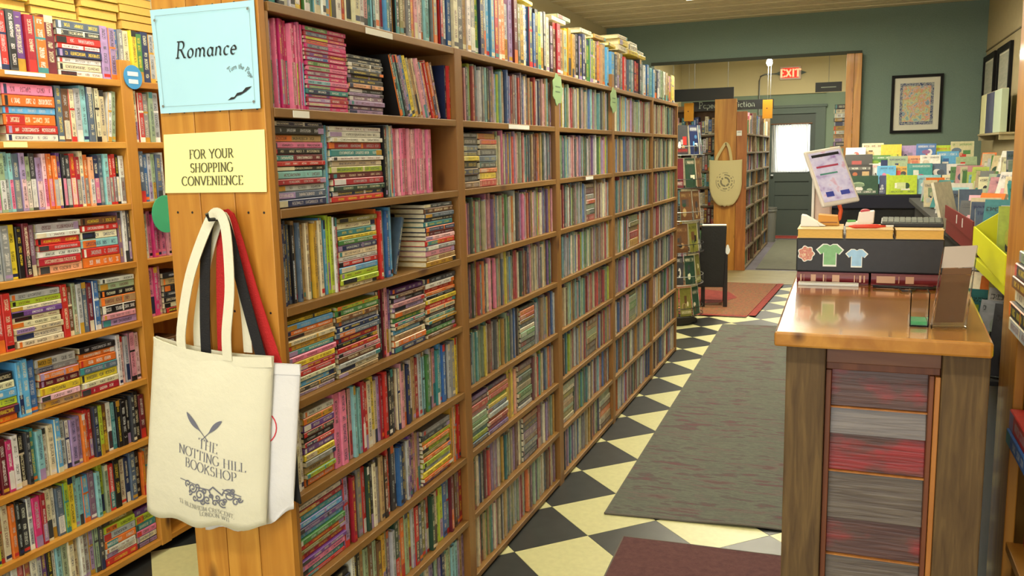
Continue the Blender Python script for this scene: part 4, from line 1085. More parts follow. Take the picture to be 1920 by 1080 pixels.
b = MB()
bagtxt(b, 'THE', .585, .555, 0.022, a=.085, w=.02); bagtxt(b, 'NOTTING HILL', .605, .625, 0.0205, track=.03, a=.085, w=.02); bagtxt(b, 'BOOKSHOP', .60, .690, 0.0205, track=.04, a=.085, w=.02)
b.build('lettering', M['printblue'], tb)
b = MB(); bagtxt(b, '13 BLENHEIM CRESCENT,', .56, .905, 0.0098, track=.05, a=0.06, w=.05); bagtxt(b, 'LONDON W11', .62, .945, 0.0098, track=.05, a=0.06, w=.05); b.build('address_lettering', plain('pale_print', (0.58, 0.58, 0.58), .9), tb)
b = MB()
for (u0, v0, u1, v1) in ((.40, .355, .585, .505), (.685, .38, .525, .505)):      # two quills
    n = 14
    for k in range(n):
        t0, t1 = k / n, (k + 1) / n; f = lambda t: 0.003 + (0.017 * math.sin(math.pi * min(1, t * 1.7)) ** 0.8 if t < .6 else 0.0)
        du, dv = u1 - u0, v1 - v0; L_ = math.hypot(du, dv); nx, ny = -dv / L_, du / L_
        A_ = [(u0 + du * t0 + nx * f(t0), v0 + dv * t0 + ny * f(t0)), (u0 + du * t1 + nx * f(t1), v0 + dv * t1 + ny * f(t1)), (u0 + du * t1 - nx * f(t1) * .6, v0 + dv * t1 - ny * f(t1) * .6), (u0 + du * t0 - nx * f(t0) * .6, v0 + dv * t0 - ny * f(t0) * .6)]
        b.face([on_bag(*q) for q in A_])
b.build('quill_print', M['printblue'], tb)
b = MB(); rr_ = random.Random(4)                                        # scrolled book emblem under the name
def curl(cu, cv, r0, turns, a0, sgn, w_=0.004):
    n = 26; prev = None
    for k in range(n + 1):
        t = k / n; an = a0 + sgn * turns * 2 * math.pi * t; q = r0 * (1 - .8 * t); p_ = (cu + q * math.cos(an), cv + q * math.sin(an) * 0.8)
        if prev:
            dx, dy = p_[0] - prev[0], p_[1] - prev[1]; L_ = math.hypot(dx, dy) + 1e-9; nx, ny = -dy / L_ * w_, dx / L_ * w_
            b.face([on_bag(prev[0] - nx, prev[1] - ny), on_bag(p_[0] - nx, p_[1] - ny), on_bag(p_[0] + nx, p_[1] + ny), on_bag(prev[0] + nx, prev[1] + ny)])
        prev = p_
for cu, cv, r0, tn, a0, sg in ((.46, .775, .035, 1.4, 0, 1), (.52, .81, .045, 1.5, 2, -1), (.58, .835, .03, 1.3, 1, 1), (.75, .80, .05, 1.5, 3, 1), (.80, .835, .03, 1.2, 0, -1), (.70, .85, .035, 1.4, 1, 1), (.42, .755, .025, 1.2, 2, 1), (.64, .855, .025, 1.2, 0, -1), (.50, .765, .022, 1.1, 1, -1), (.56, .79, .02, 1.2, 3, 1), (.48, .83, .022, 1.1, 0, 1), (.66, .82, .022, 1.2, 2, -1), (.78, .775, .024, 1.1, 1, 1), (.83, .82, .022, 1.2, 0, 1), (.72, .835, .02, 1.1, 2, 1), (.61, .815, .02, 1.1, 1, -1), (.54, .85, .02, 1.1, 0, 1), (.44, .80, .02, 1.1, 2, -1)): curl(cu, cv, r0, tn, a0, sg)
for q in ([(.35, .735), (.50, .755), (.50, .759), (.35, .739)], [(.50, .765), (.60, .775), (.60, .781), (.50, .771)], [(.63, .755), (.70, .80), (.695, .806), (.625, .762)], [(.60, .775), (.63, .755), (.635, .76), (.605, .782)], [(.60, .775), (.63, .84), (.625, .845), (.594, .78)], [(.70, .765), (.84, .80), (.84, .805), (.70, .77)], [(.71, .785), (.82, .815), (.82, .819), (.71, .79)]): b.face([on_bag(*p_) for p_ in q])
b.build('emblem_print', M['printblue'], tb)
b = MB(); n = 24
for k in range(n):
    a0, a1 = 2 * math.pi * k / n, 2 * math.pi * (k + 1) / n
    b.face([PB(.70 + r_ * math.cos(a) , .42 + r_ * math.sin(a) * .8, 1, 0.001) for r_, a in ((.125, a0), (.125, a1), (.135, a1), (.135, a0))])
b.build('red_print', M['printred'], tw)


# ------------------------------------------------------------------ counter
def wb(b, name, mat, root, **kw):
    o = b.build(name, mat, root, **kw); o.location = -root.location; return o


ZC = 1.07
co = thing('counter', (1.2, 0.85, 0), 'narrow reclaimed-wood counter with lacquered orange top in the right foreground', 'counter')
b = MB(); b.prism([(1.0, 0.268), (1.396, 0.262), (1.455, 1.45), (0.992, 1.45)], 0.031, M=Matrix(((1, 0, 0, 0), (0, 0, 1, 0), (0, 1, 0, ZC - 0.031), (0, 0, 0, 1))))
wb(b, 'worktop', M['top'], co, bevel=0.005)
for x0, x1, y0 in ((1.022, 1.100, 0.31), (1.316, 1.400, 0.31), (1.022, 1.100, 1.33), (1.316, 1.400, 1.33)): part('corner_post', M['post'], x0, x1, y0, y0 + 0.085, 0.0, ZC - 0.031, co, bevel=0.003)
M['rail'] = wood('red_brown_rail', (0.52, 0.36, 0.25), (0.38, 0.22, 0.16), 'x', rough=0.5, knots=False)
M['stile'] = wood('red_brown_stile', (0.48, 0.27, 0.15), (0.33, 0.16, 0.09), 'z', rough=0.5, knots=False)
M['stile_edge'] = wood('pale_stile_edge', (0.74, 0.50, 0.24), (0.60, 0.36, 0.15), 'z', rough=0.5, knots=False)
part('top_rail', M['rail'], 1.101, 1.315, 0.322, 0.345, 1.000, 1.037, co)
part('rail_moulding', M['stile'], 1.101, 1.315, 0.330, 0.350, 0.984, 0.999, co)
part('stile', M['stile'], 1.101, 1.112, 0.328, 0.36, 0.0, 0.983, co); part('stile', M['stile'], 1.296, 1.305, 0.328, 0.36, 0.0, 0.983, co); part('stile', M['stile_edge'], 1.306, 1.3155, 0.32, 0.36, 0.0, 0.983, co)


def paintwood(name, base, d2, paint, amt, seed):
    m, nt, p = newmat(name); L = nt.links; tc = N(nt, 'ShaderNodeTexCoord'); mp = N(nt, 'ShaderNodeMapping'); mp.inputs['Scale'].default_value = (5, 50, 95); mp.inputs['Location'].default_value = (seed * 3.7, seed, seed * 1.3)
    L.new(tc.outputs['Object'], mp.inputs['Vector']); t = N(nt, 'ShaderNodeTexNoise'); t.inputs['Scale'].default_value = 1.5; t.inputs['Detail'].default_value = 8; t.inputs['Distortion'].default_value = 0.6; L.new(mp.outputs['Vector'], t.inputs['Vector'])
    r_ = ramp(nt, [(.3, lin(d2)), (.7, lin(base))]); L.new(t.outputs['Fac'], r_.inputs['Fac'])
    m2 = N(nt, 'ShaderNodeMapping'); m2.inputs['Scale'].default_value = (7, 5, 12); m2.inputs['Location'].default_value = (seed * 2.1, 0, seed * 5.3); L.new(tc.outputs['Object'], m2.inputs['Vector'])
    t2 = N(nt, 'ShaderNodeTexNoise'); t2.inputs['Scale'].default_value = 1; t2.inputs['Detail'].default_value = 6; L.new(m2.outputs['Vector'], t2.inputs['Vector'])
    k = ramp(nt, [(1 - amt - .06, (0, 0, 0)), (1 - amt + .06, (1, 1, 1))]); L.new(t2.outputs['Fac'], k.inputs['Fac'])
    mx = N(nt, 'ShaderNodeMix', data_type='RGBA'); L.new(k.outputs['Color'], mx.inputs['Factor']); L.new(r_.outputs['Color'], mx.inputs['A']); pr_ = ramp(nt, [(.3, lin(tuple(v * .72 for v in paint))), (.7, lin(paint))]); L.new(t.outputs['Fac'], pr_.inputs['Fac']); L.new(pr_.outputs['Color'], mx.inputs['B'])
    L.new(mx.outputs['Result'], p.inputs['Base Color']); p.inputs['Roughness'].default_value = 0.42; p.inputs['Coat Weight'].default_value = 0.25
    bb = N(nt, 'ShaderNodeBump'); bb.inputs['Strength'].default_value = 0.4; bb.inputs['Distance'].default_value = 0.004; L.new(t.outputs['Fac'], bb.inputs['Height']); L.new(bb.outputs['Normal'], p.inputs['Normal'])
    return m


bz = [0.983, 0.902, 0.842, 0.762, 0.655, 0.574, 0.470, 0.385, 0.280, 0.190, 0.090, 0.004]
for k in range(len(bz) - 1):
    red = k in (0, 2, 4, 6, 8, 10)
    m = paintwood('reclaimed_board', (0.36, 0.23, 0.20) if red else (0.43, 0.39, 0.35), (0.25, 0.14, 0.13) if red else (0.29, 0.24, 0.21), (0.60, 0.13, 0.15), (0.50 if k == 2 else 0.40) if red else 0.26, k + 1)
    dy = 0.004 if k % 2 else 0.0
    c = Vector((1.204, 0.357, (bz[k] + bz[k + 1]) / 2)); h = (bz[k] - bz[k + 1]) / 2 - 0.0006
    b = MB(); b.prism([(-0.010 - dy, -h), (0.006, -h), (0.006, h), (-0.003, h)], 0.184, M=Matrix(((0, 1, 0, -0.092), (1, 0, 0, 0), (0, 0, 1, 0), (0, 0, 0, 1))))
    o = b.build('reclaimed_board', m, co, bevel=0.001); o.location = c - co.location
    if k in (1, 3, 5):
        l = MB(); l.box(-0.092, 0.092, -0.0125 - dy, -0.001, h - 0.0022, h + 0.0004); q = l.build('pale_lip', M['stile_edge'], o)
part('side_panel', M['rail'], 1.030, 1.045, 0.396, 1.33, 0.02, ZC - 0.032, co); part('side_panel', M['rail'], 1.378, 1.393, 0.396, 1.33, 0.02, ZC - 0.032, co)

# burgundy volumes, cash drawer and what lies on it
M['burgundy'] = plain('burgundy_leather', (0.42, 0.11, 0.14), 0.4, noise=0.15, nscale=40)


def flatbook(name, label, x0, x1, y0, y1, z0, t, mat, group=None, cat='book', bands=None, pm=None):
    """book lying flat with its spine to -y"""
    c = Vector(((x0 + x1) / 2, y0, z0)); W = (x1 - x0) / 2; D = y1 - y0
    root = thing(name, c, label, cat, group)
    b = MB(); e = 0.0025
    b.box(-W, W, 0, D, 0, e); b.box(-W, W, 0, D, t - e, t)
    n = 6
    pr = [(-0.004 * math.sin(math.pi * k / n) + 0.0, e + (t - 2 * e) * k / n) for k in range(n + 1)] + [(0.004, t - e), (0.004, e)]
    b.prism(pr, 2 * W, M=Matrix(((0, 1, 0, -W), (1, 0, 0, 0), (0, 0, 1, 0), (0, 0, 0, 1)))); b.build('cover', mat, root)
    p_ = MB(); p_.box(-W + 0.003, W - 0.003, 0.004, D - 0.004, e, t - e); p_.build('pages', pm or M['pages'], root)
    if bands:
        q = MB()
        for u0, u1 in bands: q.box(-W + 2 * W * u0, -W + 2 * W * u1, -0.0048, -0.003, t * 0.2, t * 0.8)
        q.build('gilt_bands', M['gilt'], root)
    return root


M['gilt'] = plain('gilt', (0.78, 0.62, 0.50), 0.35)
flatbook('bound_volume', 'burgundy gilt-banded volume lying under the left of the black cash drawer', 1.006, 1.190, 0.955, 1.19, ZC + 0.001, 0.031, M['burgundy'], 'burgundy volumes', bands=((.05, .07), (.10, .105), (.2, .27), (.37, .39), (.41, .415), (.5, .6), (.8, .815), (.84, .845), (.87, .90), (.93, .95)))
flatbook('bound_volume', 'burgundy gilt-banded volume lying under the right of the black cash drawer', 1.196, 1.365, 0.955, 1.19, ZC + 0.001, 0.031, M['burgundy'], 'burgundy volumes', bands=((.08, .35), (.40, .41), (.5, .62)))
flatbook('bound_volume', 'burgundy volume lying behind, beneath the back of the cash drawer', 1.03, 1.34, 1.20, 1.36, ZC + 0.001, 0.031, M['burgundy'], 'burgundy volumes')
bx_ = MB(); bx_.box(1.012, 1.165, 0.915, 0.945, ZC + 0.0008, ZC + 0.007)
o = bx_.build('paper_pad', M['white']); tag(o, 'thin white paper pad lying at the left front of the burgundy volumes', 'paper pad')
q = MB(); q.box(1.012, 1.165, 0.9148, 0.915, ZC + 0.003, ZC + 0.0036); q.build('page_line', M['faint'], o)
ZD = ZC + 0.033
dr = thing('cash_drawer', (1.186, 1.16, ZD), 'black cash drawer with cut-out stickers on its front', 'cash drawer')
part('drawer_case', M['charcoal'], 1.003, 1.370, 0.956, 1.37, ZD, ZD + 0.092, dr, bevel=0.003)
part('drawer_front', M['charcoal'], 1.005, 1.368, 0.949, 0.9555, ZD + 0.003, ZD + 0.089, dr, bevel=0.002)


def sticker(name, label, poly, cx, cz, s, mat, rim, inner=None):
    b = MB(); b.prism([(cx + x * s, cz + z * s) for x, z in poly], 0.0006, M=Matrix.Translation((0, 0.9482, 0)))
    o = b.build(name, rim, dr); o.location = -dr.location; o['label'] = label
    mx_, mz_ = sum(p[0] for p in poly) / len(poly), sum(p[1] for p in poly) / len(poly)
    b = MB(); b.prism([(cx + (mx_ + (x - mx_) * .88) * s, cz + (mz_ + (z - mz_) * .88) * s) for x, z in poly], 0.0004, M=Matrix.Translation((0, 0.9477, 0)))
    i_ = b.build('print', mat, o)
    return o


SHIRT = [(-.28, 0), (.28, 0), (.28, .62), (.40, .52), (.58, .74), (.30, 1.0), (.12, 1.0), (0, .93), (-.12, 1.0), (-.30, 1.0), (-.58, .74), (-.40, .52), (-.28, .62)]
M['st_green'] = plain('green_shirt_print', (0.52, 0.74, 0.52), 0.5, noise=0.1, nscale=60); M['st_blue'] = plain('blue_shirt_print', (0.62, 0.80, 0.93), 0.5, noise=0.1, nscale=60); M['st_white'] = plain('sticker_rim', (0.93, 0.95, 0.92), 0.5)
sticker('sticker', 'green t-shirt sticker', SHIRT, 1.090, ZD + 0.016, 0.062, M['st_green'], M['st_white']); sticker('sticker', 'pale blue t-shirt sticker', SHIRT, 1.158, ZD + 0.015, 0.050, M['st_blue'], M['st_white'])
ROSE = [(.5 * (1 + .10 * math.cos(7 * a)) * math.cos(a), .5 * (1 + .10 * math.cos(7 * a)) * math.sin(a)) for a in [2 * math.pi * k / 40 for k in range(40)]]
sticker('sticker', 'cream rose-shaped sticker', ROSE, 1.029, ZD + 0.050, 0.042, mottled('rose_print', [(0.85, 0.72, 0.60), (0.80, 0.45, 0.45), (0.92, 0.85, 0.72)], (180, 180, 180), bump=0), M['st_white'])
ZT = ZD + 0.0925
for k, (x0, x1, lab) in enumerate(((1.004, 1.122, 'left'), (1.128, 1.247, 'middle'), (1.252, 1.368, 'right'))):
    root = thing('paperback', ((x0 + x1) / 2, 0.953, ZT), f'yellowed paperback lying page edges forward, {lab} of three on the cash drawer', 'book', 'paperbacks on the cash drawer')
    W = (x1 - x0) / 2; b = MB(); b.box(-W, W, 0, 0.175, 0, 0.0012); b.box(-W, W, 0, 0.175, 0.0235, 0.0248); b.box(-W, W, 0.174, 0.1755, 0.0012, 0.0235); b.build('cover', plain('kraft_cover', (0.80, 0.68, 0.46), 0.6), root)
    b = MB(); b.box(-W + .002, W - .002, 0.002, 0.173, 0.0013, 0.0234); b.build('pages', M['oldpages'], root)
ZB = ZT + 0.0253
# tablet on its stand
ts = thing('tablet_stand', (1.075, 1.25, ZT), 'white point-of-sale tablet tilted on a stand behind the cash drawer books', 'tablet')
b = MB(); b.box(1.035, 1.085, 1.295, 1.325, ZT + 0.0125, ZT + 0.15); wb(b, 'column', plain('pinkish_plastic', (0.80, 0.70, 0.64), 0.4), ts, bevel=0.006)
b = MB(); b.box(1.026, 1.0345, 1.29, 1.33, ZT + 0.0125, ZT + 0.155); wb(b, 'side_cover', M['whiteplastic'], ts, bevel=0.003)
b = MB(); b.box(1.01, 1.10, 1.22, 1.345, ZT + 0.0003, ZT + 0.012); wb(b, 'base', M['whiteplastic'], ts, bevel=0.004)
C1, C2, C3, C4 = Vector((1.004, 1.28, 1.428)), Vector((1.098, 1.33, 1.436)), Vector((1.160, 1.27, 1.282)), Vector((1.062, 1.215, 1.262))
cen = (C1 + C2 + C3 + C4) / 4; ux = ((C2 - C1) + (C3 - C4)).normalized(); uz = ((C1 - C4) + (C2 - C3)).normalized(); uy = uz.cross(ux).normalized(); ux = uy.cross(uz).normalized()
MT = Matrix(((ux.x, uy.x, uz.x, cen.x - ts.location.x), (ux.y, uy.y, uz.y, cen.y - ts.location.y), (ux.z, uy.z, uz.z, cen.z - ts.location.z), (0, 0, 0, 1)))
TWd, THt = 0.060, 0.094
b = MB(); b.box(-TWd, TWd, -0.006, 0.006, -THt, THt); o = b.build('tablet_body', M['whiteplastic'], ts, bevel=0.005); o.matrix_local = MT; tb_ = o
sm, nt, p = newmat('tablet_screen'); tc = N(nt, 'ShaderNodeTexCoord'); mp = N(nt, 'ShaderNodeMapping'); mp.inputs['Scale'].default_value = (18, 1, 22); mp.inputs['Rotation'].default_value = (0, 0.45, 0); nt.links.new(tc.outputs['Object'], mp.inputs['Vector'])
t = N(nt, 'ShaderNodeTexNoise'); t.inputs['Scale'].default_value = 1.6; nt.links.new(mp.outputs['Vector'], t.inputs['Vector']); r_ = ramp(nt, [(.30, lin((.58, .48, .70))), (.42, lin((.74, .72, .84))), (.60, lin((.80, .79, .88))), (.70, lin((.78, .64, .72)))]); nt.links.new(t.outputs['Fac'], r_.inputs['Fac'])
nt.links.new(r_.outputs['Color'], p.inputs['Base Color']); nt.links.new(r_.outputs['Color'], p.inputs['Emission Color']); p.inputs['Emission Strength'].default_value = 0.25; p.inputs['Roughness'].default_value = 0.2
b = MB(); b.box(-TWd + .009, TWd - .009, -0.0075, -0.0062, -THt + .013, THt - .012); b.build('screen', sm, tb_)
for nm, x0, x1, z0, z1, mm in (('screen_bar', -.044, .044, .066, .075, M['ink']), ('screen_button', -.038, -.014, -.066, -.050, emit('button_blue', (.22, .27, .62), .1)), ('screen_button', .008, .036, -.066, -.052, emit('button_blue2', (.25, .30, .66), .1)), ('screen_stripe', -.04, .03, .03, .036, emit('stripe_red', (.66, .25, .35), .1)), ('screen_stripe', -.036, .02, .006, .011, emit('stripe_teal', (.3, .55, .5), .1))):
    q = MB(); q.box(x0, x1, -0.0082, -0.0076, z0, z1); q.build(nm, mm, tb_)
b = MB(); b.tube([(1.105, 1.27, 1.272), (1.112, 1.262, 1.25), (1.108, 1.255, 1.225), (1.095, 1.25, ZT + 0.008)], 0.006, 8); wb(b, 'orange_strap', plain('orange_band', (0.90, 0.36, 0.16), 0.5), ts, smooth=True)
# papers, box, dispenser, pen, keyboard
b = MB(); b.prism([(1.008, 0), (1.060, 0), (1.052, .012), (1.022, .030), (1.010, .032)], 0.05, M=Matrix.Translation((0, 1.03, ZB))); b.prism([(1.060, 0.001), (1.075, 0.001), (1.052, .013)], 0.05, M=Matrix.Translation((0, 1.03, ZB)))
tag(b.build('paper_slips', M['white'], bevel=0.0008), 'folded white paper slips lying on the left yellowed paperback', 'papers')
b = MB(); b.prism([(-.028, 0), (.028, 0), (.024, .026), (-.028, .030)], 0.06)
o = b.build('card_box', plain('orange_card', (0.80, 0.56, 0.20), 0.6), loc=(1.082, 1.06, ZB + .0005), bevel=0.001); tag(o, 'small orange card box beside the tablet stand', 'box')
q = MB(); q.box(-.027, .023, -.001, 0, .008, .010); q.build('fold_line', M['stile'], o)
td = thing('tape_dispenser', (1.165, 1.03, ZB), 'white tape dispenser with red tape beside the keyboard', 'tape dispenser')
b = MB(); b.prism([(-.040, 0), (.020, 0), (.034, .010), (.036, .045), (-.004, .040), (-.008, .014), (-.036, .012)], 0.03); b.build('dispenser_body', M['whiteplastic'], td, bevel=0.003)
b = MB(); b.prism([(.012 + .013 * math.cos(a), .042 + .006 * math.sin(a)) for a in [2 * math.pi * k / 16 for k in range(16)]], 0.024, M=Matrix.Translation((0, .003, 0))); b.build('tape_roll', plain('tape_red', (0.72, 0.16, 0.18), 0.4), td)
b = MB(); b.box(-.034, -.012, .004, .026, .012, .017); b.build('green_pad', plain('pad_green', (.35, .65, .30), .7), td)
b = MB(); b.tube([(1.135, 0.975, ZB + .006), (1.15, 0.977, ZB + .0062), (1.205, 0.982, ZB + .0062), (1.215, 0.983, ZB + .006), (1.228, 0.985, ZB + .006)], [.002, .0058, .0058, .004, .0025], 10)
o = b.build('marker_pen', plain('pen_red', (0.86, 0.28, 0.20), 0.35), smooth=True); tag(o, 'red marker pen lying on the middle yellowed paperback', 'pen')
b = MB(); b.tube([(1.228, 0.985, ZB + .006), (1.247, 0.987, ZB + .006)], .003, 8); b.build('pen_cap', M['whiteplastic'], o)
kb = thing('keyboard', (1.30, 1.05, ZB), 'black keyboard with grey keys tilted on the right yellowed paperbacks', 'keyboard', rz=-0.05)
b = MB(); b.prism([(-.02, 0), (.06, 0), (.06, .020), (-.02, .010)], 0.155, M=Matrix(((0, 1, 0, -.082), (1, 0, 0, 0), (0, 0, 1, 0), (0, 0, 0, 1)))); b.build('keyboard_case', M['black'], kb, bevel=0.002)
km = MB(); b = MB(); b.box(-.0062, .0062, -.0055, .0055, 0, .004); kmesh = None
for rr in range(4):
    for cc in range(10):
        if kmesh is None: o = b.build('key', plain('grey_key', (.42, .45, .42), .5), kb); kmesh = o
        else: o = kmesh.copy(); col.objects.link(o); o.parent = kb
        o.location = (-.072 + cc * .0146, -.008 + rr * .0165, .0117 + rr * .00206); o.rotation_euler = (0.125, 0, 0)
# reading glasses case / wire on the counter and acrylic holders
b = MB(); b.tube([(1.20, .905, ZC + .005), (1.27, .900, ZC + .005), (1.335, .892, ZC + .005), (1.352, .905, ZC + .005), (1.35, .93, ZC + .005)], .004, 8)
o = b.build('spectacles', M['dark_metal'], smooth=True); tag(o, 'thin dark spectacles frame lying in front of the burgundy volumes', 'glasses')
q = MB(); q.tube([(1.262, .895, ZC + .004), (1.268, .855, ZC + .004), (1.285, .85, ZC + .004), (1.30, .875, ZC + .004), (1.296, .892, ZC + .004)], .0022, 6); q.build('temple', M['dark_metal'], o)
M['acrylic'] = glass('clear_acrylic', (0.96, 0.98, 0.97))
ah = thing('brochure_holder', (1.33, 0.45, ZC), 'tall clear acrylic brochure holder with brown card, leaning on the counter', 'brochure holder')


def panel(name, mat, pts, th, root):
    a, b_, c, d_ = [Vector(p) for p in pts]; nr = (b_ - a).cross(d_ - a).normalized() * th
    vs_ = [a, b_, c, d_, a + nr, b_ + nr, c + nr, d_ + nr]; m = MB(); m.mesh_part(vs_, [(0, 3, 2, 1), (4, 5, 6, 7), (0, 1, 5, 4), (1, 2, 6, 5), (2, 3, 7, 6), (3, 0, 4, 7)]); return wb(m, name, mat, root)


bl, br_, tr_, tl_ = (1.300, .40, ZC + .001), (1.362, .415, ZC + .001), (1.397, .57, ZC + .150), (1.330, .555, ZC + .147)
panel('back_panel', M['acrylic'], (bl, br_, tr_, tl_), 0.002, ah)
panel('front_panel', M['acrylic'], ((1.300, .372, ZC + .001), (1.362, .387, ZC + .001), (1.380, .470, ZC + .10), (1.316, .455, ZC + .10)), 0.002, ah)
panel('side_panel', M['acrylic'], ((1.299, .372, ZC + .001), (1.316, .455, ZC + .10), (1.3305, .556, ZC + .148), (1.2995, .402, ZC + .001)), 0.0015, ah)
panel('side_panel', M['acrylic'], ((1.3635, .387, ZC + .001), (1.3815, .470, ZC + .10), (1.3985, .571, ZC + .150), (1.3635, .417, ZC + .001)), 0.0015, ah)
wb_ = MB()


def lerp4(u, v, off):
    a = Vector(bl).lerp(Vector(br_), u); c = Vector(tl_).lerp(Vector(tr_), u); q = a.lerp(c, v); return (q.x, q.y - off, q.z + off * .6)


panel('brown_card', plain('brown_card', (0.42, 0.30, 0.20), 0.8), (lerp4(.06, .03, .006), lerp4(.94, .03, .006), lerp4(.94, .70, .006), lerp4(.06, .70, .006)), 0.001, ah)
panel('pale_flap', plain('pale_flap', (0.74, 0.70, 0.66), 0.6), (lerp4(.02, .71, .006), lerp4(.98, .71, .006), lerp4(.98, .99, .006), lerp4(.02, .99, .006)), 0.001, ah)
sh = thing('acrylic_box', (1.28, 0.44, ZC), 'small clear acrylic box holding a green slip beside the brochure holder', 'acrylic box')
x0, x1, y0, y1 = 1.258, 1.294, .385, .445
for nm, bxs in (('wall', (x0, x1, y0, y0 + .002, 0, .070)), ('wall', (x0, x1, y1 - .002, y1, 0, .078)), ('wall', (x0, x0 + .002, y0 + .002, y1 - .002, 0, .07)), ('wall', (x1 - .002, x1, y0 + .002, y1 - .002, 0, .07)), ('bottom', (x0 + .002, x1 - .002, y0 + .002, y1 - .002, .0005, .0025))):
    part(nm, M['acrylic'], *bxs[:4], ZC + .001 + bxs[4], ZC + .001 + bxs[5], sh, bevel=0)
part('green_slip', plain('slip_green', (0.15, 0.60, 0.30), 0.6), x0 + .003, x1 - .003, y0 + .004, y1 - .004, ZC + .004, ZC + .012, sh, bevel=0)

# ------------------------------------------------------------------ right-hand display rack
rk = thing('display_rack', (1.9, 3.2, 0), 'long stepped display rack with yellow and red lipped bins along the right wall', 'display rack')
M['rackpaint'] = plain('pale_blue_cabinet', (0.62, 0.66, 0.74), 0.6, noise=0.04, nscale=10); M['rackdark'] = plain('rack_black', (0.07, 0.07, 0.075), 0.7)
part('cabinet', M['rackpaint'], 1.53, 2.30, 0.92, 2.4, 0.0, 0.82, rk); part('cabinet', M['rackdark'], 1.56, 2.30, 2.42, 5.0, 0.0, 1.04, rk)
SX = [1.52, 1.70, 1.88, 2.06]; SZ = [1.085, 1.15, 1.21, 1.27]
part('lower_tray', M['rackdark'], 1.47, 1.70, 0.92, 2.40, 0.822, 0.835, rk); part('tray_lip', M['yellowpaper'], 1.462, 1.469, 0.92, 2.2, 0.822, 0.855, rk)
for k in range(4): part('step', M['rackdark'], SX[k], SX[k] + .178 if k < 3 else 2.30, 0.92, 5.0, (1.06 if k == 0 else SZ[k - 1]), SZ[k], rk, bevel=0)
part('rack_backing', M['rackdark'], 1.712, 1.73, 0.92, 2.40, 0.836, 1.058, rk, bevel=0)
M['limebin'] = plain('yellow_bin_card', (0.86, 0.88, 0.06), 0.5); M['redbin'] = plain('red_bin_card', (0.46, 0.10, 0.12), 0.45)
yb = MB(); yb.prism([(0.885, 1.088), (1.500, 1.115), (1.500, 1.185), (0.885, 1.165)], 0.004, M=Matrix(((0, 1, 0, 1.500), (1, 0, 0, 0), (0, 0, 1, 0), (0, 0, 0, 1)))); wb(yb, 'yellow_bin_lip', M['limebin'], rk)
yb = MB(); yb.prism([(1.5045, 1.115), (1.62, 1.115), (1.66, 1.25), (1.60, 1.25), (1.5045, 1.185)], 0.004, M=Matrix.Translation((0, 1.496, 0))); wb(yb, 'yellow_bin_end', M['limebin'], rk)
yb = MB(); yb.box(1.505, 1.519, 0.89, 1.495, 1.062, 1.088); wb(yb, 'yellow_bin_floor', M['limebin'], rk)
yb = MB(); yb.prism([(1.502, 1.140), (2.35, 1.150), (2.35, 1.20), (1.502, 1.200)], 0.005, M=Matrix(((0, 1, 0, 1.497), (1, 0, 0, 0), (0, 0, 1, 0), (0, 0, 0, 1)))); wb(yb, 'red_bin_lip', M['redbin'], rk)
yb = MB(); yb.box(1.503, 1.519, 1.505, 2.35, 1.09, 1.142); wb(yb, 'red_bin_floor', M['redbin'], rk)
for y in (1.75, 1.92):
    yb = MB(); yb.box(1.4955, 1.497, y, y + .012, 1.16, 1.19); wb(yb, 'bin_mark', M['white'], rk)


def booklet(name, label, loc, w_, h, t, lean, turn, cols, cat, group, roll=0.0, pal=None):
    """face-out booklet standing on its lower edge, cover to -x, leaning back"""
    b = MB(); c0, c1, c2 = [jit(PALL[q]) for q in cols]
    b.box(0, t, -w_ / 2, w_ / 2, 0, h, 0, (0.72, 0.68, 0.55))
    e = -0.0006
    b.box(e, 0.0, -w_ / 2, w_ / 2, 0, h, 0, c0)
    e2 = e - 0.0005; n_ = 14
    for q in range(4):                                   # cover picture: overlapping shapes
        cy, cz = rnd.uniform(-.25, .25), rnd.uniform(.2, .62); ry, rz_ = rnd.uniform(.08, .22), rnd.uniform(.06, .18); cc = (c1, c2, jit(PALL[rnd.choice(pal or list(PALL))]), mixc(c0, c1, .5))[q]; box_ = rnd.random() < .4
        pts = [(1, 1), (-1, 1), (-1, -1), (1, -1)] if box_ else [(math.cos(2 * math.pi * k / n_), math.sin(2 * math.pi * k / n_)) for k in range(n_)]
        b.face([(e2 - .0001 * q, w_ * (cy + ry * p), h * (cz + rz_ * s)) for p, s in pts], 0, cc)
    u = rnd.uniform(0, 30); tz = rnd.choice((.72, .78, .06))
    b.face([(e2 - .0005, w_ * .42, h * tz), (e2 - .0005, -w_ * .42, h * tz), (e2 - .0005, -w_ * .42, h * (tz + .16)), (e2 - .0005, w_ * .42, h * (tz + .16))], 0, mixc(c0, c2, .12), c2, [(u, 0), (u + w_ * .5, 0), (u + w_ * .5, 1), (u, 1)])
    o = b.build(name, M['book']); 
    loc = (loc[0], loc[1], loc[2] + (t * math.sin(lean) if lean > 0 else .003) + .0005)
    o.matrix_world = Matrix.Translation(loc) @ Matrix.Rotation(turn, 4, 'Z') @ Matrix.Rotation(lean, 4, 'Y') @ Matrix.Rotation(roll, 4, 'X')
    tag(o, label, cat, group); return o


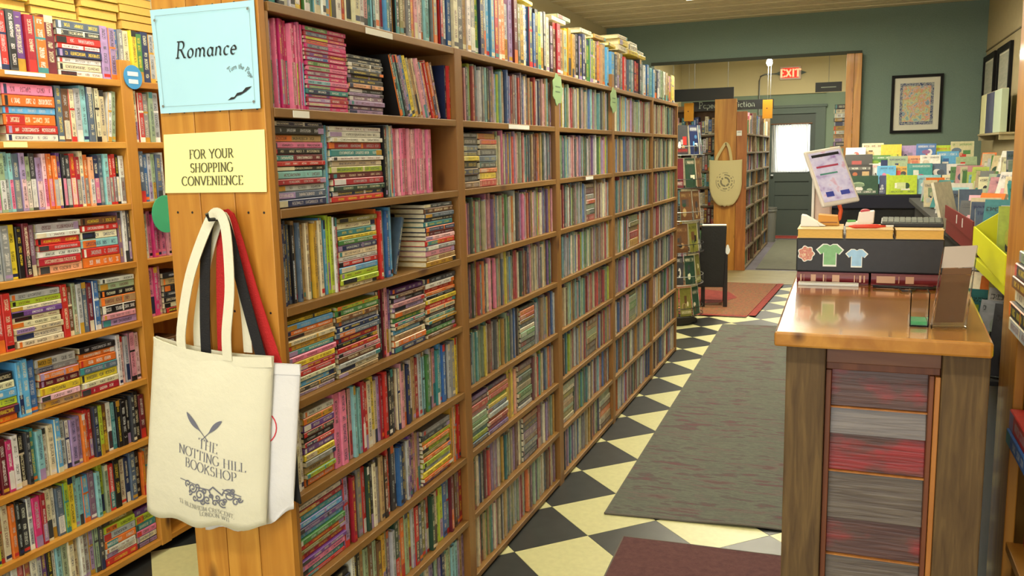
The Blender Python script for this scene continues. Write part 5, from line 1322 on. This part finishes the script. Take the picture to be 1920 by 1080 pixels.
SOFT = ['sage', 'white', 'cream', 'aqua', 'silver', 'beige', 'lime', 'sage', 'cream', 'slate', 'charcoal', 'rose', 'teal', 'green', 'tan', 'orange', 'yellow']
TN = ['front', 'second', 'third', 'rear']
for k in range(4):
    n = 46; y = 0.90
    for q in range(n):
        y += (3.9 / n) * rnd.uniform(.8, 1.15); cs = [rnd.choice(SOFT) for _ in range(2)] + [rnd.choice(['black', 'navy', 'forest'])]
        if y > 4.9: break
        w_ = rnd.uniform(.06, .11)
        booklet('booklet', f"{cs[0]} booklet propped up, {ordn(q + 1)} from the pine post on the {TN[k]} step of the rack", (SX[k] + .015 + w_ / 2 + rnd.uniform(0, .05), y, SZ[k] + .001), w_, rnd.uniform(.12, .175) + .02 * (k > 1), rnd.uniform(.006, .016), rnd.uniform(.05, .55), rnd.uniform(.7, 1.7), cs, 'booklet', 'booklets on the stepped rack', pal=SOFT, roll=rnd.uniform(-.0, .0))
LOWC = ['charcoal', 'aqua', 'sage', 'silver', 'white', 'yellow', 'teal', 'orange', 'green', 'cream', 'black', 'lime', 'silver', 'aqua', 'brown', 'white']
for q in range(16):
    cs = [LOWC[q], rnd.choice(SOFT), 'black']
    booklet('booklet', f"{cs[0]} booklet propped in the low tray beside the counter, {ordn(q + 1)} from the pine post", (1.52 + .03 * (q % 3), .95 + .075 * q, .836), rnd.uniform(.07, .11), rnd.uniform(.16, .20), .012, rnd.uniform(.1, .3), rnd.uniform(.3, 1.4), cs, 'booklet', 'booklets in the low tray', pal=SOFT)
# dark leaning book at the end of the red bin
booklet('booklet', 'dark green booklet leaning out at the far end of the red bin', (1.53, 2.50, 1.086), .16, .20, .012, -.25, -.5, ['forest', 'white', 'cream'], 'booklet', 'booklets on the stepped rack')

# near right bookcase
rb = thing('side_bookcase', (1.62, 0.3, 0), 'orange pine bookcase cut by the right picture edge', 'bookcase')
part('face_post', M['pine_z'], 1.5, 1.522, 0.665, 0.872, 0.0, 2.3, rb, bevel=0.003); part('side_panel', M['pine_z'], 1.523, 1.76, 0.85, 0.872, 0.0, 2.3, rb, bevel=0)
RZ = [0.03, 0.27, 0.513, 0.760, 1.025, 1.33, 1.60, 1.90]
for z in RZ: part('shelf_board', M['pine_y'], 1.505 if z not in (1.025,) else 1.50, 1.76, -0.6, 0.664, z - .022, z, rb, bevel=0.002)
part('back_panel', M['pine_z'], 1.761, 1.775, -0.6, 0.872, 0, 2.3, rb, bevel=0); part('label_strip', M['limebin'], 1.4975, 1.4995, -0.1, 0.664, 1.004, 1.024, rb, bevel=0); part('upright', M['pine_z'], 1.505, 1.76, -0.62, -0.6, 0, 2.3, rb, bevel=0)
SB = MB()
for i, z in enumerate(RZ[:7]):
    y = 0.655 if i != 3 else 0.40; k = 0
    if i == 4: continue
    while y > -0.5:
        t = rnd.uniform(.016, .034); h = rnd.uniform(.16, .20); k += 1; cn = rnd.choice(list(PAL)); y -= t + .0006
        T = Tup(1.53 + rnd.uniform(0, .02) + .0, y + t, z + .0005) @ Matrix.Rotation(math.pi, 4, 'Z')
        if y > 0.15 and i in (2, 3, 1): put_book(T, t, h, .11, cn, f"{cn} book, {ordn(k)} from the pine post, {['lowest', 'second lowest', 'third lowest', 'fourth lowest'][i]} shelf of side bookcase", 'books in the side bookcase')
        else:
            c, sg = design(cn); add_book(SB, T, t, h, .11, c, sg, simple=True)
tag(SB.build('side_book_rows', M['book']), 'books packed in the side bookcase out of the picture', 'books', kind='stuff')
z = 1.0255
for k, (cn, t, y0, L_) in enumerate((('silver', .03, .44, .2), ('charcoal', .034, .43, .22), ('cream', .03, .45, .2), ('brown', .028, .44, .21), ('charcoal', .03, .42, .22), ('sage', .026, .45, .2))):
    T = Matrix.Translation((1.485 + rnd.uniform(-.008, .008), y0 + L_, z + t)) @ Matrix.Rotation(math.pi, 4, 'Z') @ Matrix.Rotation(-math.pi / 2, 4, 'X')
    put_book(T, t - .0006, L_, .14, cn, f"{cn} book lying flat, {ordn(6 - k)} from top of the pile jutting from the side bookcase", 'books piled at the side bookcase'); z += t
z = .7605
for k, (cn, t) in enumerate((('blue', .035), ('red', .045))):
    T = Matrix.Translation((1.488 + .004 * k, .645, z + t)) @ Matrix.Rotation(math.pi, 4, 'Z') @ Matrix.Rotation(-math.pi / 2, 4, 'X')
    put_book(T, t - .0006, .225, .15, cn, f"{cn} thick book lying flat on the fourth lowest shelf of the side bookcase", 'books piled at the side bookcase'); z += t


# ------------------------------------------------------------------ children's books on the black-draped table
tt = thing('draped_table', (1.5, 6.6, 0), 'table draped in black cloth below the green wall', 'table')
b = MB(); n = 40; vs_ = []; fs = []
per = [(0.86 + 1.2 * k / n, 6.0) for k in range(n)] + [(2.06, 6.0 + 1.3 * k / n) for k in range(n)] + [(2.06 - 1.2 * k / n, 7.3) for k in range(n)] + [(0.86, 7.3 - 1.3 * k / n) for k in range(n)]
for j, z in enumerate((0.012, 0.4, 0.8, 1.03, 1.045)):
    for k, (x, y) in enumerate(per):
        a = 0.018 * math.sin(k * 1.1) * (1 - z) + 0.006 * (1 - z); dx = (1 if x > 2.05 else -1 if x < .87 else 0); dy = (1 if y > 7.29 else -1 if y < 6.01 else 0)
        vs_.append((x + dx * a - (0.006 if j == 4 else 0) * dx, y + dy * a - (0.006 if j == 4 else 0) * dy, z))
m_ = len(per)
for j in range(4):
    for k in range(m_): fs.append((j * m_ + k, j * m_ + (k + 1) % m_, (j + 1) * m_ + (k + 1) % m_, (j + 1) * m_ + k))
fs.append(tuple(range(4 * m_, 5 * m_))); b.mesh_part(vs_, fs); wb(b, 'cloth', M['cloth_black'], tt, smooth=False)
part('cloth_band', plain('navy_band', (0.07, 0.08, 0.16), .9), 0.87, 2.05, 5.990, 5.998, 0.95, 1.05, tt, bevel=0)
rs = thing('display_riser', (1.5, 6.6, 1.046), 'black stepped riser holding rows of picture books on the draped table', 'display riser')
for k in range(4): part('riser_step', M['cloth_black'], 0.95, 2.05, 6.03 + .27 * k, 6.30 + .27 * k - .002, 1.046, 1.05 + .075 * k, rs, bevel=0)
KB = [[('forest', 'sage', 'white', .235), ('navy', 'white', 'silver', .05), ('lime', 'white', 'forest', .225), ('aqua', 'white', 'navy', .17), ('cream', 'teal', 'navy', .15)],
      [('black', 'orange', 'white', .18), ('white', 'black', 'red', .07), ('sky', 'lime', 'navy', .13), ('gold', 'red', 'black', .12), ('teal', 'red', 'white', .17), ('slate', 'charcoal', 'white', .14), ('white', 'black', 'black', .12), ('sky', 'white', 'navy', .14)],
      [('black', 'red', 'orange', .2), ('green', 'lime', 'white', .16), ('sage', 'yellow', 'navy', .14), ('peach', 'crimson', 'black', .13), ('white', 'tan', 'black', .14), ('sky', 'blue', 'white', .15), ('sage', 'lime', 'red', .14)],
      [('white', 'sage', 'red', .15), ('cream', 'gold', 'brown', .16), ('yellow', 'lime', 'black', .15), ('lilac', 'slate', 'navy', .15), ('blue', 'crimson', 'white', .14), ('lime', 'sage', 'red', .15), ('beige', 'red', 'green', .16)]]
for k, rowb in enumerate(KB):
    x = 1.12 + (0.0 if k < 2 else -.02)
    for q, (c0, c1, c2, w_) in enumerate(rowb):
        h = rnd.uniform(.17, .20) if k else .20
        o = booklet('picture_book', f"{c0} children's picture book facing out, {ordn(q + 1)} from the left on riser row {['one', 'two', 'three', 'four'][k]}", (x + w_ / 2, 6.07 + .27 * k + .04 * (q % 2), 1.0515 + .075 * k - (0.0 if k else 0)), w_ * (1.0 if k == 0 else 1.12), h * (0.78 if k == 0 else rnd.uniform(.8, 1.0)), .012, rnd.uniform(.18, .32), math.pi / 2 + rnd.uniform(-.10, .10), [c0, c1, c2], 'book', 'picture books on the riser')
        x += w_ + (.004 if k == 0 else -.008)
for q, (cn, x, y, rz_) in enumerate((('red', 1.22, 7.0, .3), ('cream', 1.95, 6.95, .1))):
    put_book(Matrix.Translation((x, y, 1.2755 if y > 6.8 else 1.2005)) @ Matrix.Rotation(-math.pi / 2 + rz_, 4, 'Z') @ Matrix.Translation((0, 0, .025)) @ Matrix.Rotation(-math.pi / 2, 4, 'X'), .025, .2, .15, cn, f"{cn} picture book lying flat at the back of the draped table", 'loose picture books')
    bpy.data.objects.remove(bpy.data.objects[-1]) if False else None

# ------------------------------------------------------------------ pictures
def frame(name, label, c, ux, uy, w_, h, fw, matw, art, framem, depth=.025):
    """framed picture centred at c; ux along the width, uy out of the wall"""
    root = thing(name, c, label, 'picture'); ux = Vector(ux); uy = Vector(uy); uz = Vector((0, 0, 1)); T = Matrix(((ux.x, uy.x, 0, 0), (ux.y, uy.y, 0, 0), (0, 0, 1, 0), (0, 0, 0, 1)))
    b = MB(); W, H = w_ / 2, h / 2
    for x0, x1, z0, z1 in ((-W, W, H - fw, H), (-W, W, -H, -H + fw), (-W, -W + fw, -H + fw, H - fw), (W - fw, W, -H + fw, H - fw)): b.box(x0, x1, 0, depth, z0, z1, M=T)
    b.build('frame', framem, root)
    b = MB(); b.box(-W + fw, W - fw, .002, .010, -H + fw, H - fw, M=T); b.build('mount', plain('mount_board', (.84, .83, .76), .7), root)
    a = MB(); i = fw + matw; a.box(-W + i, W - i, .0105, .0115, -H + i, H - i, M=T); ao = a.build('artwork', art, root)
    return root, T, W - i, H - i


M['blackframe'] = plain('black_frame', (.05, .045, .045), .6, spec=.2)
art = mottled('floral_artwork', [(.55, .70, .72), (.82, .80, .66), (.72, .76, .55), (.86, .58, .50), (.80, .77, .72), (.52, .62, .70)], (15, 15, 15), bump=0, detail=3)
fr, T, aw, ah_ = frame('framed_picture', 'black framed floral picture with blue patterned border on the green wall', (1.747, 8.398, 1.862), (1, 0, 0), (0, -1, 0), .48, .585, .028, .055, art, M['blackframe'])
b = MB()
for x0, x1, z0, z1 in ((-aw, aw, ah_ - .03, ah_), (-aw, aw, -ah_, -ah_ + .03), (-aw, -aw + .026, -ah_ + .03, ah_ - .03), (aw - .026, aw, -ah_ + .03, ah_ - .03)): b.box(x0, x1, .0116, .0122, z0, z1, M=T)
b.build('patterned_border', mottled('blue_border', [(.20, .26, .45), (.72, .72, .68), (.22, .28, .48), (.66, .68, .66)], (42, 42, 42), bump=0, detail=1), fr)
poster = mottled('pale_print', [(.62, .64, .58), (.70, .70, .64)], (5, 5, 40), bump=0)
frame('framed_print', 'tall dark framed print on the tan wall, farther from the camera', (2.358, 8.02, 1.935), (0, -1, 0), (-1, 0, 0), .72, .70, .05, .02, poster, M['blackframe'])
frame('framed_print', 'tall dark framed print on the tan wall, nearer the camera', (2.358, 7.15, 1.96), (0, -1, 0), (-1, 0, 0), .70, .64, .05, .02, poster, M['blackframe'])
for q, (y0, y1, cc, lab) in enumerate(((7.2, 7.5, (.86, .86, .66), 'cream'), (6.75, 7.17, (.26, .29, .40), 'navy'), (6.35, 6.72, (.74, .80, .70), 'pale green'))):
    b = MB(); b.box(0, .05, 0, y1 - y0, 0, .34); o = b.build('hanging_folder', plain('folder_' + lab, cc, .6), loc=(2.23, y0, 1.53), bevel=.003); tag(o, f'{lab} large album on the right wall ledge below the framed prints', 'album', 'albums on the wall ledge')
    b = MB(); b.box(.004, .046, .004, y1 - y0 - .004, .003, .343); b.build('pages', M['pages'], o)
ld = bx('wall_ledge', M['tan'], 2.22, 2.358, 6.3, 7.55, 1.512, 1.529, bevel=.002); tag(ld, 'narrow tan ledge on the right wall carrying three albums', 'shelf')
for y in (6.32, 7.5): bx('bracket', M['tan'], 2.225, 2.357, y, y + .02, 1.47, 1.512, ld)

# ------------------------------------------------------------------ spinner rack behind the long bookcase
SPX, SPY = -0.27, 5.72
sp_ = thing('spinner_rack', (SPX, SPY, 0), 'black wire spinner rack of magazines past the end of the long bookcase', 'magazine rack')
b = MB(); b.lathe([(0.001, .0), (.24, .0), (.24, .02), (.03, .04), (.018, .06), (.018, 1.72), (.001, 1.73)], 0, 0, 20); b.build('pole_and_base', M['black'], sp_)
MAGC = [('charcoal', 'black', 'white'), ('forest', 'charcoal', 'cream'), ('brown', 'charcoal', 'tan'), ('black', 'maroon', 'cream'), ('maroon', 'black', 'white'), ('olive', 'brown', 'cream'), ('charcoal', 'red', 'white'), ('black', 'teal', 'silver'), ('olive', 'forest', 'black')]
for k in range(6):
    z = .08 + .265 * k; w2 = MB(); npt = 24
    for rr_, zz in ((.285, z), (.285, z + .07)): w2.tube([(rr_ * math.cos(2 * math.pi * q / npt), rr_ * math.sin(2 * math.pi * q / npt), zz) for q in range(npt + 1)], .003, 5, cap=False)
    for q in range(10):
        a = 2 * math.pi * q / 10; w2.tube([(.02 * math.cos(a), .02 * math.sin(a), z), (.285 * math.cos(a), .285 * math.sin(a), z), (.285 * math.cos(a), .285 * math.sin(a), z + .07)], .003, 5)
    w2.build('wire_tier', M['wire'] if k % 2 else M['dark_metal'], sp_)
    for q in range(7):
        a = math.radians(-130 + 28 * q + 9 * k)
        cs = rnd.choice(MAGC)
        if k == 5: cs = [('slate', 'red', 'white'), ('charcoal', 'white', 'red'), ('navy', 'sky', 'white')][q % 3]
        rad = .262
        booklet('magazine', f"{cs[0]} magazine, {ordn(q + 1)} going round tier {['one', 'two', 'three', 'four', 'five', 'six'][k]} from the bottom of the spinner rack", (SPX + rad * math.cos(a), SPY + rad * math.sin(a), z + .004), .108, .235, .004, .10, a + math.pi, list(cs), 'magazine', 'magazines on the spinner rack', pal=['charcoal', 'slate', 'brown', 'forest', 'black', 'olive', 'tan'])
# small chair
ch = thing('chair', (-0.01, 6.55, 0), 'black high-backed chair with red seat beyond the long bookcase', 'chair', rz=0.15)
M['chairwood'] = plain('dark_chair_wood', (.11, .075, .065), .45); M['chairblack'] = plain('black_upholstery', (.05, .05, .055), .7, bump=.2, nscale=80)
for sx in (-1, 1):
    bx('leg', M['chairwood'], sx * .10 - .018, sx * .10 + .018, -.125, -.085, 0.013, .56 if sx > 0 else .46, ch, bevel=.003); bx('leg', M['chairwood'], sx * .10 - .016, sx * .10 + .016, .20, .235, 0.013, .24, ch, bevel=.003)
b = MB(); b.prism([(-.155, .20), (.085, .20), (.105, .76), (-.115, .76)], .030, M=Matrix.Translation((0, -.157, 0))); b.build('backrest', M['chairblack'], ch, bevel=.006)
bx('back_cap', M['white'], -.112, .102, -.158, -.125, .762, .776, ch, bevel=.003)
bx('seat', plain('red_seat', (.50, .12, .13), .7), -.115, .115, -.08, .23, .243, .275, ch, bevel=.01); bx('seat_rail', M['chairwood'], -.115, .115, -.082, .235, .205, .2425, ch)
b = MB(); b.prism([(.115 + .022 * math.cos(a) * (1 if math.sin(a) < .3 else .7), .545 + .045 * math.sin(a)) for a in [2 * math.pi * k / 18 for k in range(18)]], .003, M=Matrix.Translation((0, -.132, 0)))
o = b.build('hanging_tag', M['white'], ch); o['label'] = 'white paper tag'

# ------------------------------------------------------------------ back room furniture
M['dimshelf'] = wood('back_shelf', (.50, .42, .30), (.38, .31, .21), 'y', knots=False)
b2 = thing('bookcase', (-0.2, 11.1, 0), 'back room bookcase with pine end boards carrying a hanging tote', 'bookcase')
part('end_board', M['pine_z'], -.375, -.125, 9.02, 9.05, 0.0, 2.03, b2); part('end_board', wood('dark_pine', (.72, .46, .2), (.58, .33, .12), 'z'), -.122, -.002, 9.02, 9.05, 0.0, 1.88, b2)
BZ = [1.94, 1.63, 1.41, 1.185, .98, .75, .50, .25, .03]
for z in BZ[1:]: part('shelf_board', M['dimshelf'], -.33, -.005, 9.05, 12.1, z - .022, z, b2)
part('back_panel', M['back'], -.375, -.335, 9.05, 12.1, 0, 1.90, b2, bevel=0)
for y in (10.05, 11.05, 12.1): part('upright', M['dimshelf'], -.33, -.002, y, y + .03, 0, 1.9, b2)
BR = MB()
for i, z in enumerate(BZ[1:]):
    top = (BZ[i] - .03) - z
    for y0, y1 in ((9.06, 10.04), (10.09, 11.04), (11.09, 12.09)):
        y = y0
        while y < y1 - .03:
            t = rnd.uniform(.018, .045); c, sg = design(rnd.choice(MUTED + ['brown', 'charcoal', 'black', 'maroon', 'brown'])); add_book(BR, Tup(-.03 - rnd.uniform(0, .03), y, z + .0006), t, min(top, rnd.uniform(.16, .26)), .14, c, sg, simple=True); y += t + .001
b3 = thing('bookcase', (-0.85, 9.75, 0), 'back room bookcase of old volumes facing the aisle, left of the pine end boards', 'bookcase')
for z in BZ: part('shelf_board', M['dimshelf'], -1.35, -.38, 9.5, 9.75, z - .022, z, b3)
part('back_panel', M['back'], -1.37, -.38, 9.76, 9.78, 0, 2.0, b3, bevel=0); part('upright', M['dimshelf'], -1.37, -1.351, 9.5, 9.755, 0, 2.0, b3)
for i, z in enumerate(BZ[1:]):
    top = (BZ[i] - .03) - z; x = -1.34
    while x < -.43:
        t = rnd.uniform(.02, .045); c, sg = design(rnd.choice(MUTED + ['maroon', 'brown'])); T = Matrix.Translation((x, 9.515 + rnd.uniform(0, .02), z + .0006)) @ Matrix.Rotation(-math.pi / 2, 4, 'Z'); add_book(BR, Matrix.Translation((0, 0, 0)) @ T, t, min(top, rnd.uniform(.16, .24)), .14, c, sg, simple=True); x += t + .001
tag(BR.build('back_book_rows', M['book']), 'rows of books on the back room shelves', 'books', kind='stuff')
# section signs hung over the back room shelves
M['signblack'] = plain('sign_black', (.09, .10, .10), .5); M['signink'] = plain('sign_letter', (.62, .66, .60), .6)
sg_ = bx('hanging_sign', M['signblack'], -.98, -.18, 9.18, 9.20, 2.03, 2.175); tag(sg_, 'long black hanging section sign above the pine end boards', 'sign')
for x in (-.9, -.25): b = MB(); b.tube([(x, 9.19, 2.175), (x, 9.19, 2.949)], .003, 6); b.build('hanger_wire', M['wire'], sg_)
s2 = bx('section_sign', M['signblack'], -.70, .26, 9.40, 9.42, 1.915, 2.03); tag(s2, 'black section sign with pale lettering Paperback Fiction behind the pine end boards', 'sign')
x = -.625
for wd in ('Paperback', 'Fiction'):
    b = MB(); lettering(b, wd, lambda s, t: Vector((s, 9.398, t)), .074, x, 1.95, track=.09, a=.02, w=.11); b.build('lettering', M['signink'], s2)
    x += (sum(GL[ch][0] + .09 for ch in wd) + .45) * .074
for x in (-.68, .22): b = MB(); b.tube([(x, 9.41, 2.03), (x, 9.41, 2.949)], .003, 6); b.build('hanger_wire', M['wire'], s2)
M['tagorange'] = plain('orange_board', (.90, .62, .12), .6)
for x0, lab in ((-.80, 'left of the section sign, behind the spinner rack'), (.135, 'at the right end of the section sign near the door')):
    o = bx('orange_card', M['tagorange'], x0, x0 + .115, 9.375, 9.385, 1.80, 2.02, bevel=.001); tag(o, f'orange card hanging {lab}', 'card')
    b = MB(); b.lathe([(.0001, 0), (.008, 0)], x0 + .05, 1.92, 10); b.v = [(x, 9.3745, y) for x, y, z in b.v]; b.build('mark', M['stile'], o)
    b = MB(); b.tube([(x0 + .057, 9.38, 2.02), (x0 + .057, 9.38, 2.949)], .0015, 5); b.build('thread', M['wire'], o)
# second tote bag
t2_, PT = tote('tote_bag', 'rounded cream tote bag hanging on the back room pine end boards', ((-.425, 1.325), (-.045, 1.325), (-.045, .79), (-.425, .79)), 8.97, .012, canvas('natural_canvas', (.84, .80, .60)), bulge=.03)
for o in t2_.children:
    if o.name.startswith('bag_body'):
        for v in o.data.vertices:
            u = (v.co.x + .235) / .19; vv = (1.325 - v.co.z) / .535
            if vv > .5: k = max(0.0, 1 - ((vv - .5) / .55) ** 2) ** .5; v.co.x = -.235 + (v.co.x + .235) * max(.25, k)
strap(t2_, 'strap', canvas('natural_strap', (.82, .76, .55)), [(-.345, 8.955, 1.30), (-.33, 8.955, 1.36), (-.27, 8.965, 1.47), (-.235, 8.975, 1.515), (-.20, 8.965, 1.47), (-.175, 8.955, 1.36), (-.17, 8.955, 1.30)], .016)
b = MB(); n = 30
for k in range(n):
    a0, a1 = 2 * math.pi * k / n, 2 * math.pi * (k + 1) / n
    for r0, r1 in ((.27, .285), (.20, .23), (.10, .15)):
        if rnd.random() < .75: b.face([PT(.5 + r * math.cos(a), .48 + r * .72 * math.sin(a), 1, .002) for r, a in ((r0, a0), (r0, a1), (r1, a1), (r1, a0))])
b.build('round_print', plain('grey_print', (.52, .50, .40), .9), t2_)
b = MB(); b.tube([(-.235, 9.02, 1.50), (-.235, 8.955, 1.502), (-.235, 8.95, 1.52)], .005, 8); tag(b.build('wall_hook', M['dark_metal']), 'hook in the back room end boards holding the rounded tote', 'hook')
o = bx('white_card', M['white'], -.12, -.06, 9.012, 9.0185, 1.60, 1.66); tag(o, 'small white card pinned on the darker pine end board', 'card'); b = MB(); b.box(-.11, -.07, 9.0112, 9.012, 1.64, 1.645); b.build('print_line', M['ink'], o)
# small cabinet at the end of the back bookcase
o = thing('small_bin', (-.02, 12.5, 0), 'small grey bin at the far end of the back bookcase', 'bin')
b = MB(); b.lathe([(.001, .003), (.10, .003), (.115, .52), (.12, .52), (.12, .54), (.11, .54), (.10, .02), (.001, .02)], 0, 0, 18); b.build('bin_body', plain('bin_grey', (.42, .42, .40), .5), o)
b = MB(); b.lathe([(.121, .48), (.124, .48), (.124, .51), (.121, .51)], 0, 0, 18); b.build('bin_rim', M['wire'], o)
# exit sign with conduit
ex = thing('exit_sign', (0.18, 13.56, 2.655), 'lit red exit sign on the back wall with conduit', 'exit sign')
bx('housing', plain('exit_housing', (.82, .74, .68), .5), -.165, .165, 0.0, .04, -.105, .105, ex, bevel=.006)
bx('red_face', emit('exit_red', (.95, .16, .08), 0.9), -.125, .125, -.004, -.001, -.078, .078, ex)
b = MB(); lettering(b, 'EXIT', lambda s, t: Vector((s, -.006, t)), .115, 0, -.058, track=.08, a=.12, w=.12, align='c'); b.build('lettering', emit('exit_letter', (1.0, .72, .55), 0.9), ex)
for sx in (-1, 1):
    b = MB(); b.prism([(sx * .168, -.03), (sx * .25, 0), (sx * .168, .03)][::sx], .02); b.build('lamp_head', M['green_trim'], ex)
b = MB(); b.tube([(-.17, .02, .0), (-.40, .02, .0), (-.47, .02, -.03), (-.49, .02, -.10), (-.49, .02, -2.6)], .012, 8); b.build('conduit', M['wire'], ex, smooth=True)
# items right of the opening, in the back room
b = bx('hanging_sign', M['signblack'], .74, 1.02, 9.0, 9.02, 2.06, 2.165); tag(b, 'small black hanging sign beside the timber post', 'sign'); q = MB(); q.box(.80, .96, 8.9985, 8.9995, 2.105, 2.115); q.build('lettering', M['signink'], b); q = MB(); q.tube([(.88, 9.01, 2.165), (.88, 9.01, 2.949)], .003, 6); q.build('hanger_wire', M['wire'], b)
st2 = thing('shelf_stand', (1.05, 9.25, 0), 'tall stand of pale books half hidden by the timber post', 'shelf')
part('stand_side', M['pine_z'], .915, .935, 9.0, 9.3, 0, 1.45, st2); part('stand_board', M['pine_x'], .935, 1.4, 9.0, 9.3, 1.428, 1.45, st2); part('stand_side', M['pine_z'], 1.4, 1.42, 9.0, 9.3, 0, 1.45, st2)
z = 1.4505
for k, (cn, t) in enumerate((('charcoal', .05), ('cream', .04), ('tan', .045), ('white', .04), ('gold', .05), ('silver', .05), ('charcoal', .04), ('white', .05), ('cream', .05), ('black', .05))):
    put_book(Matrix.Translation((.945 + .008 * (k % 2), 9.02 + .01 * (k % 3), z + t)) @ Matrix.Rotation(-math.pi / 2, 4, 'Z') @ Matrix.Rotation(-math.pi / 2, 4, 'X') @ Matrix.Translation((0, 0, 0)), t - .001, .22, .16, cn, f"{cn} book, {ordn(10 - k)} from top of the pile beside the timber post", 'books piled beside the timber post'); z += t
# bare bulb lamp hung in the back room
lp = thing('bulb_lamp', (0.21, 9.3, 2.455), 'bright bare bulb hanging just behind the header of the opening', 'lamp')
b = MB(); b.lathe([(.001, -.05), (.022, -.045), (.035, -.02), (.033, .01), (.016, .035), (.014, .05)], 0, 0, 14); b.build('bulb', emit('bulb_glow', (1, .98, .9), 30), lp, smooth=True)
b = MB(); b.lathe([(.001, .05), (.018, .05), (.018, .09), (.004, .10), (  .004, .493)], 0, 0, 10); b.build('socket_and_cord', M['whiteplastic'], lp)
pl = bpy.data.lights.new('bulb_light', 'POINT'); pl.energy = 45; pl.color = (1, .93, .78); pl.shadow_soft_size = .04; lo = bpy.data.objects.new('bulb_light', pl); col.objects.link(lo); lo.parent = lp; lo.location = (0, 0, -.07)


# ------------------------------------------------------------------ ceiling lamps, all but one added out of view for light
def strip_lamp(loc, label, power, L_=1.2, along='x', drop=0.22, up_=.5):
    """hung twin-tube lamp throwing light down, with an added light brightening the ceiling"""
    root = thing('ceiling_lamp', loc, label, 'lamp', rz=0 if along == 'x' else math.pi / 2)
    bx('housing', M['whiteplastic'], -L_ / 2, L_ / 2, -.08, .08, -drop - .03, -drop, root, bevel=.004)
    for s in (-1, 1):
        b = MB(); b.tube([(-L_ / 2 + .03, s * .04, -drop - .048), (L_ / 2 - .03, s * .04, -drop - .048)], .013, 10); b.build('tube', emit('lamp_tube', (1, .96, .84), 6), root)
        b = MB(); b.tube([(s * L_ * .35, 0, -drop), (s * L_ * .35, 0, 0)], .004, 6); b.build('hanger_rod', M['wire'], root)
    for dz, up, pw in ((-drop - .075, 0, power), (-drop + .02, math.pi, power * up_)):  # the upward light is added to brighten the ceiling
        l = bpy.data.lights.new('lamp_light', 'AREA'); l.shape = 'RECTANGLE'; l.size = L_; l.size_y = .16; l.energy = pw; l.color = (1.0, 0.94, 0.75)
        o = bpy.data.objects.new('lamp_light', l); col.objects.link(o); o.parent = root; o.location = (0, 0, dz); o.rotation_euler = (up, 0, 0)


strip_lamp((0.7, -1.2, 2.868), 'added unseen strip lamp on the ceiling over the photographer', 28)  # added lamp out of view, fills the foreground
strip_lamp((0.7, 2.0, 2.868), 'added unseen strip lamp on the ceiling over the counter aisle', 33, up_=1.0)  # unseen, added to light the aisle and counter
strip_lamp((0.6, 4.9, 2.868), 'added unseen strip lamp on the ceiling over the runner rug', 50, drop=.14, up_=2.0)  # added out of view to lift the ceiling and far wall
strip_lamp((0.3, 6.42, 2.84), 'fluorescent strip lamp on the ceiling just above the top picture edge', 60, drop=.02, up_=.2)
strip_lamp((-0.75, 0.3, 2.868), 'added unseen strip lamp on the ceiling over the romance aisle', 24, along='y')  # unseen lamp added for light on the left bookcase
strip_lamp((0.4, 11.4, 2.948), 'added unseen strip lamp on the back room ceiling', 110, drop=.05, up_=.3)  # added and kept hidden behind the header to brighten the back room
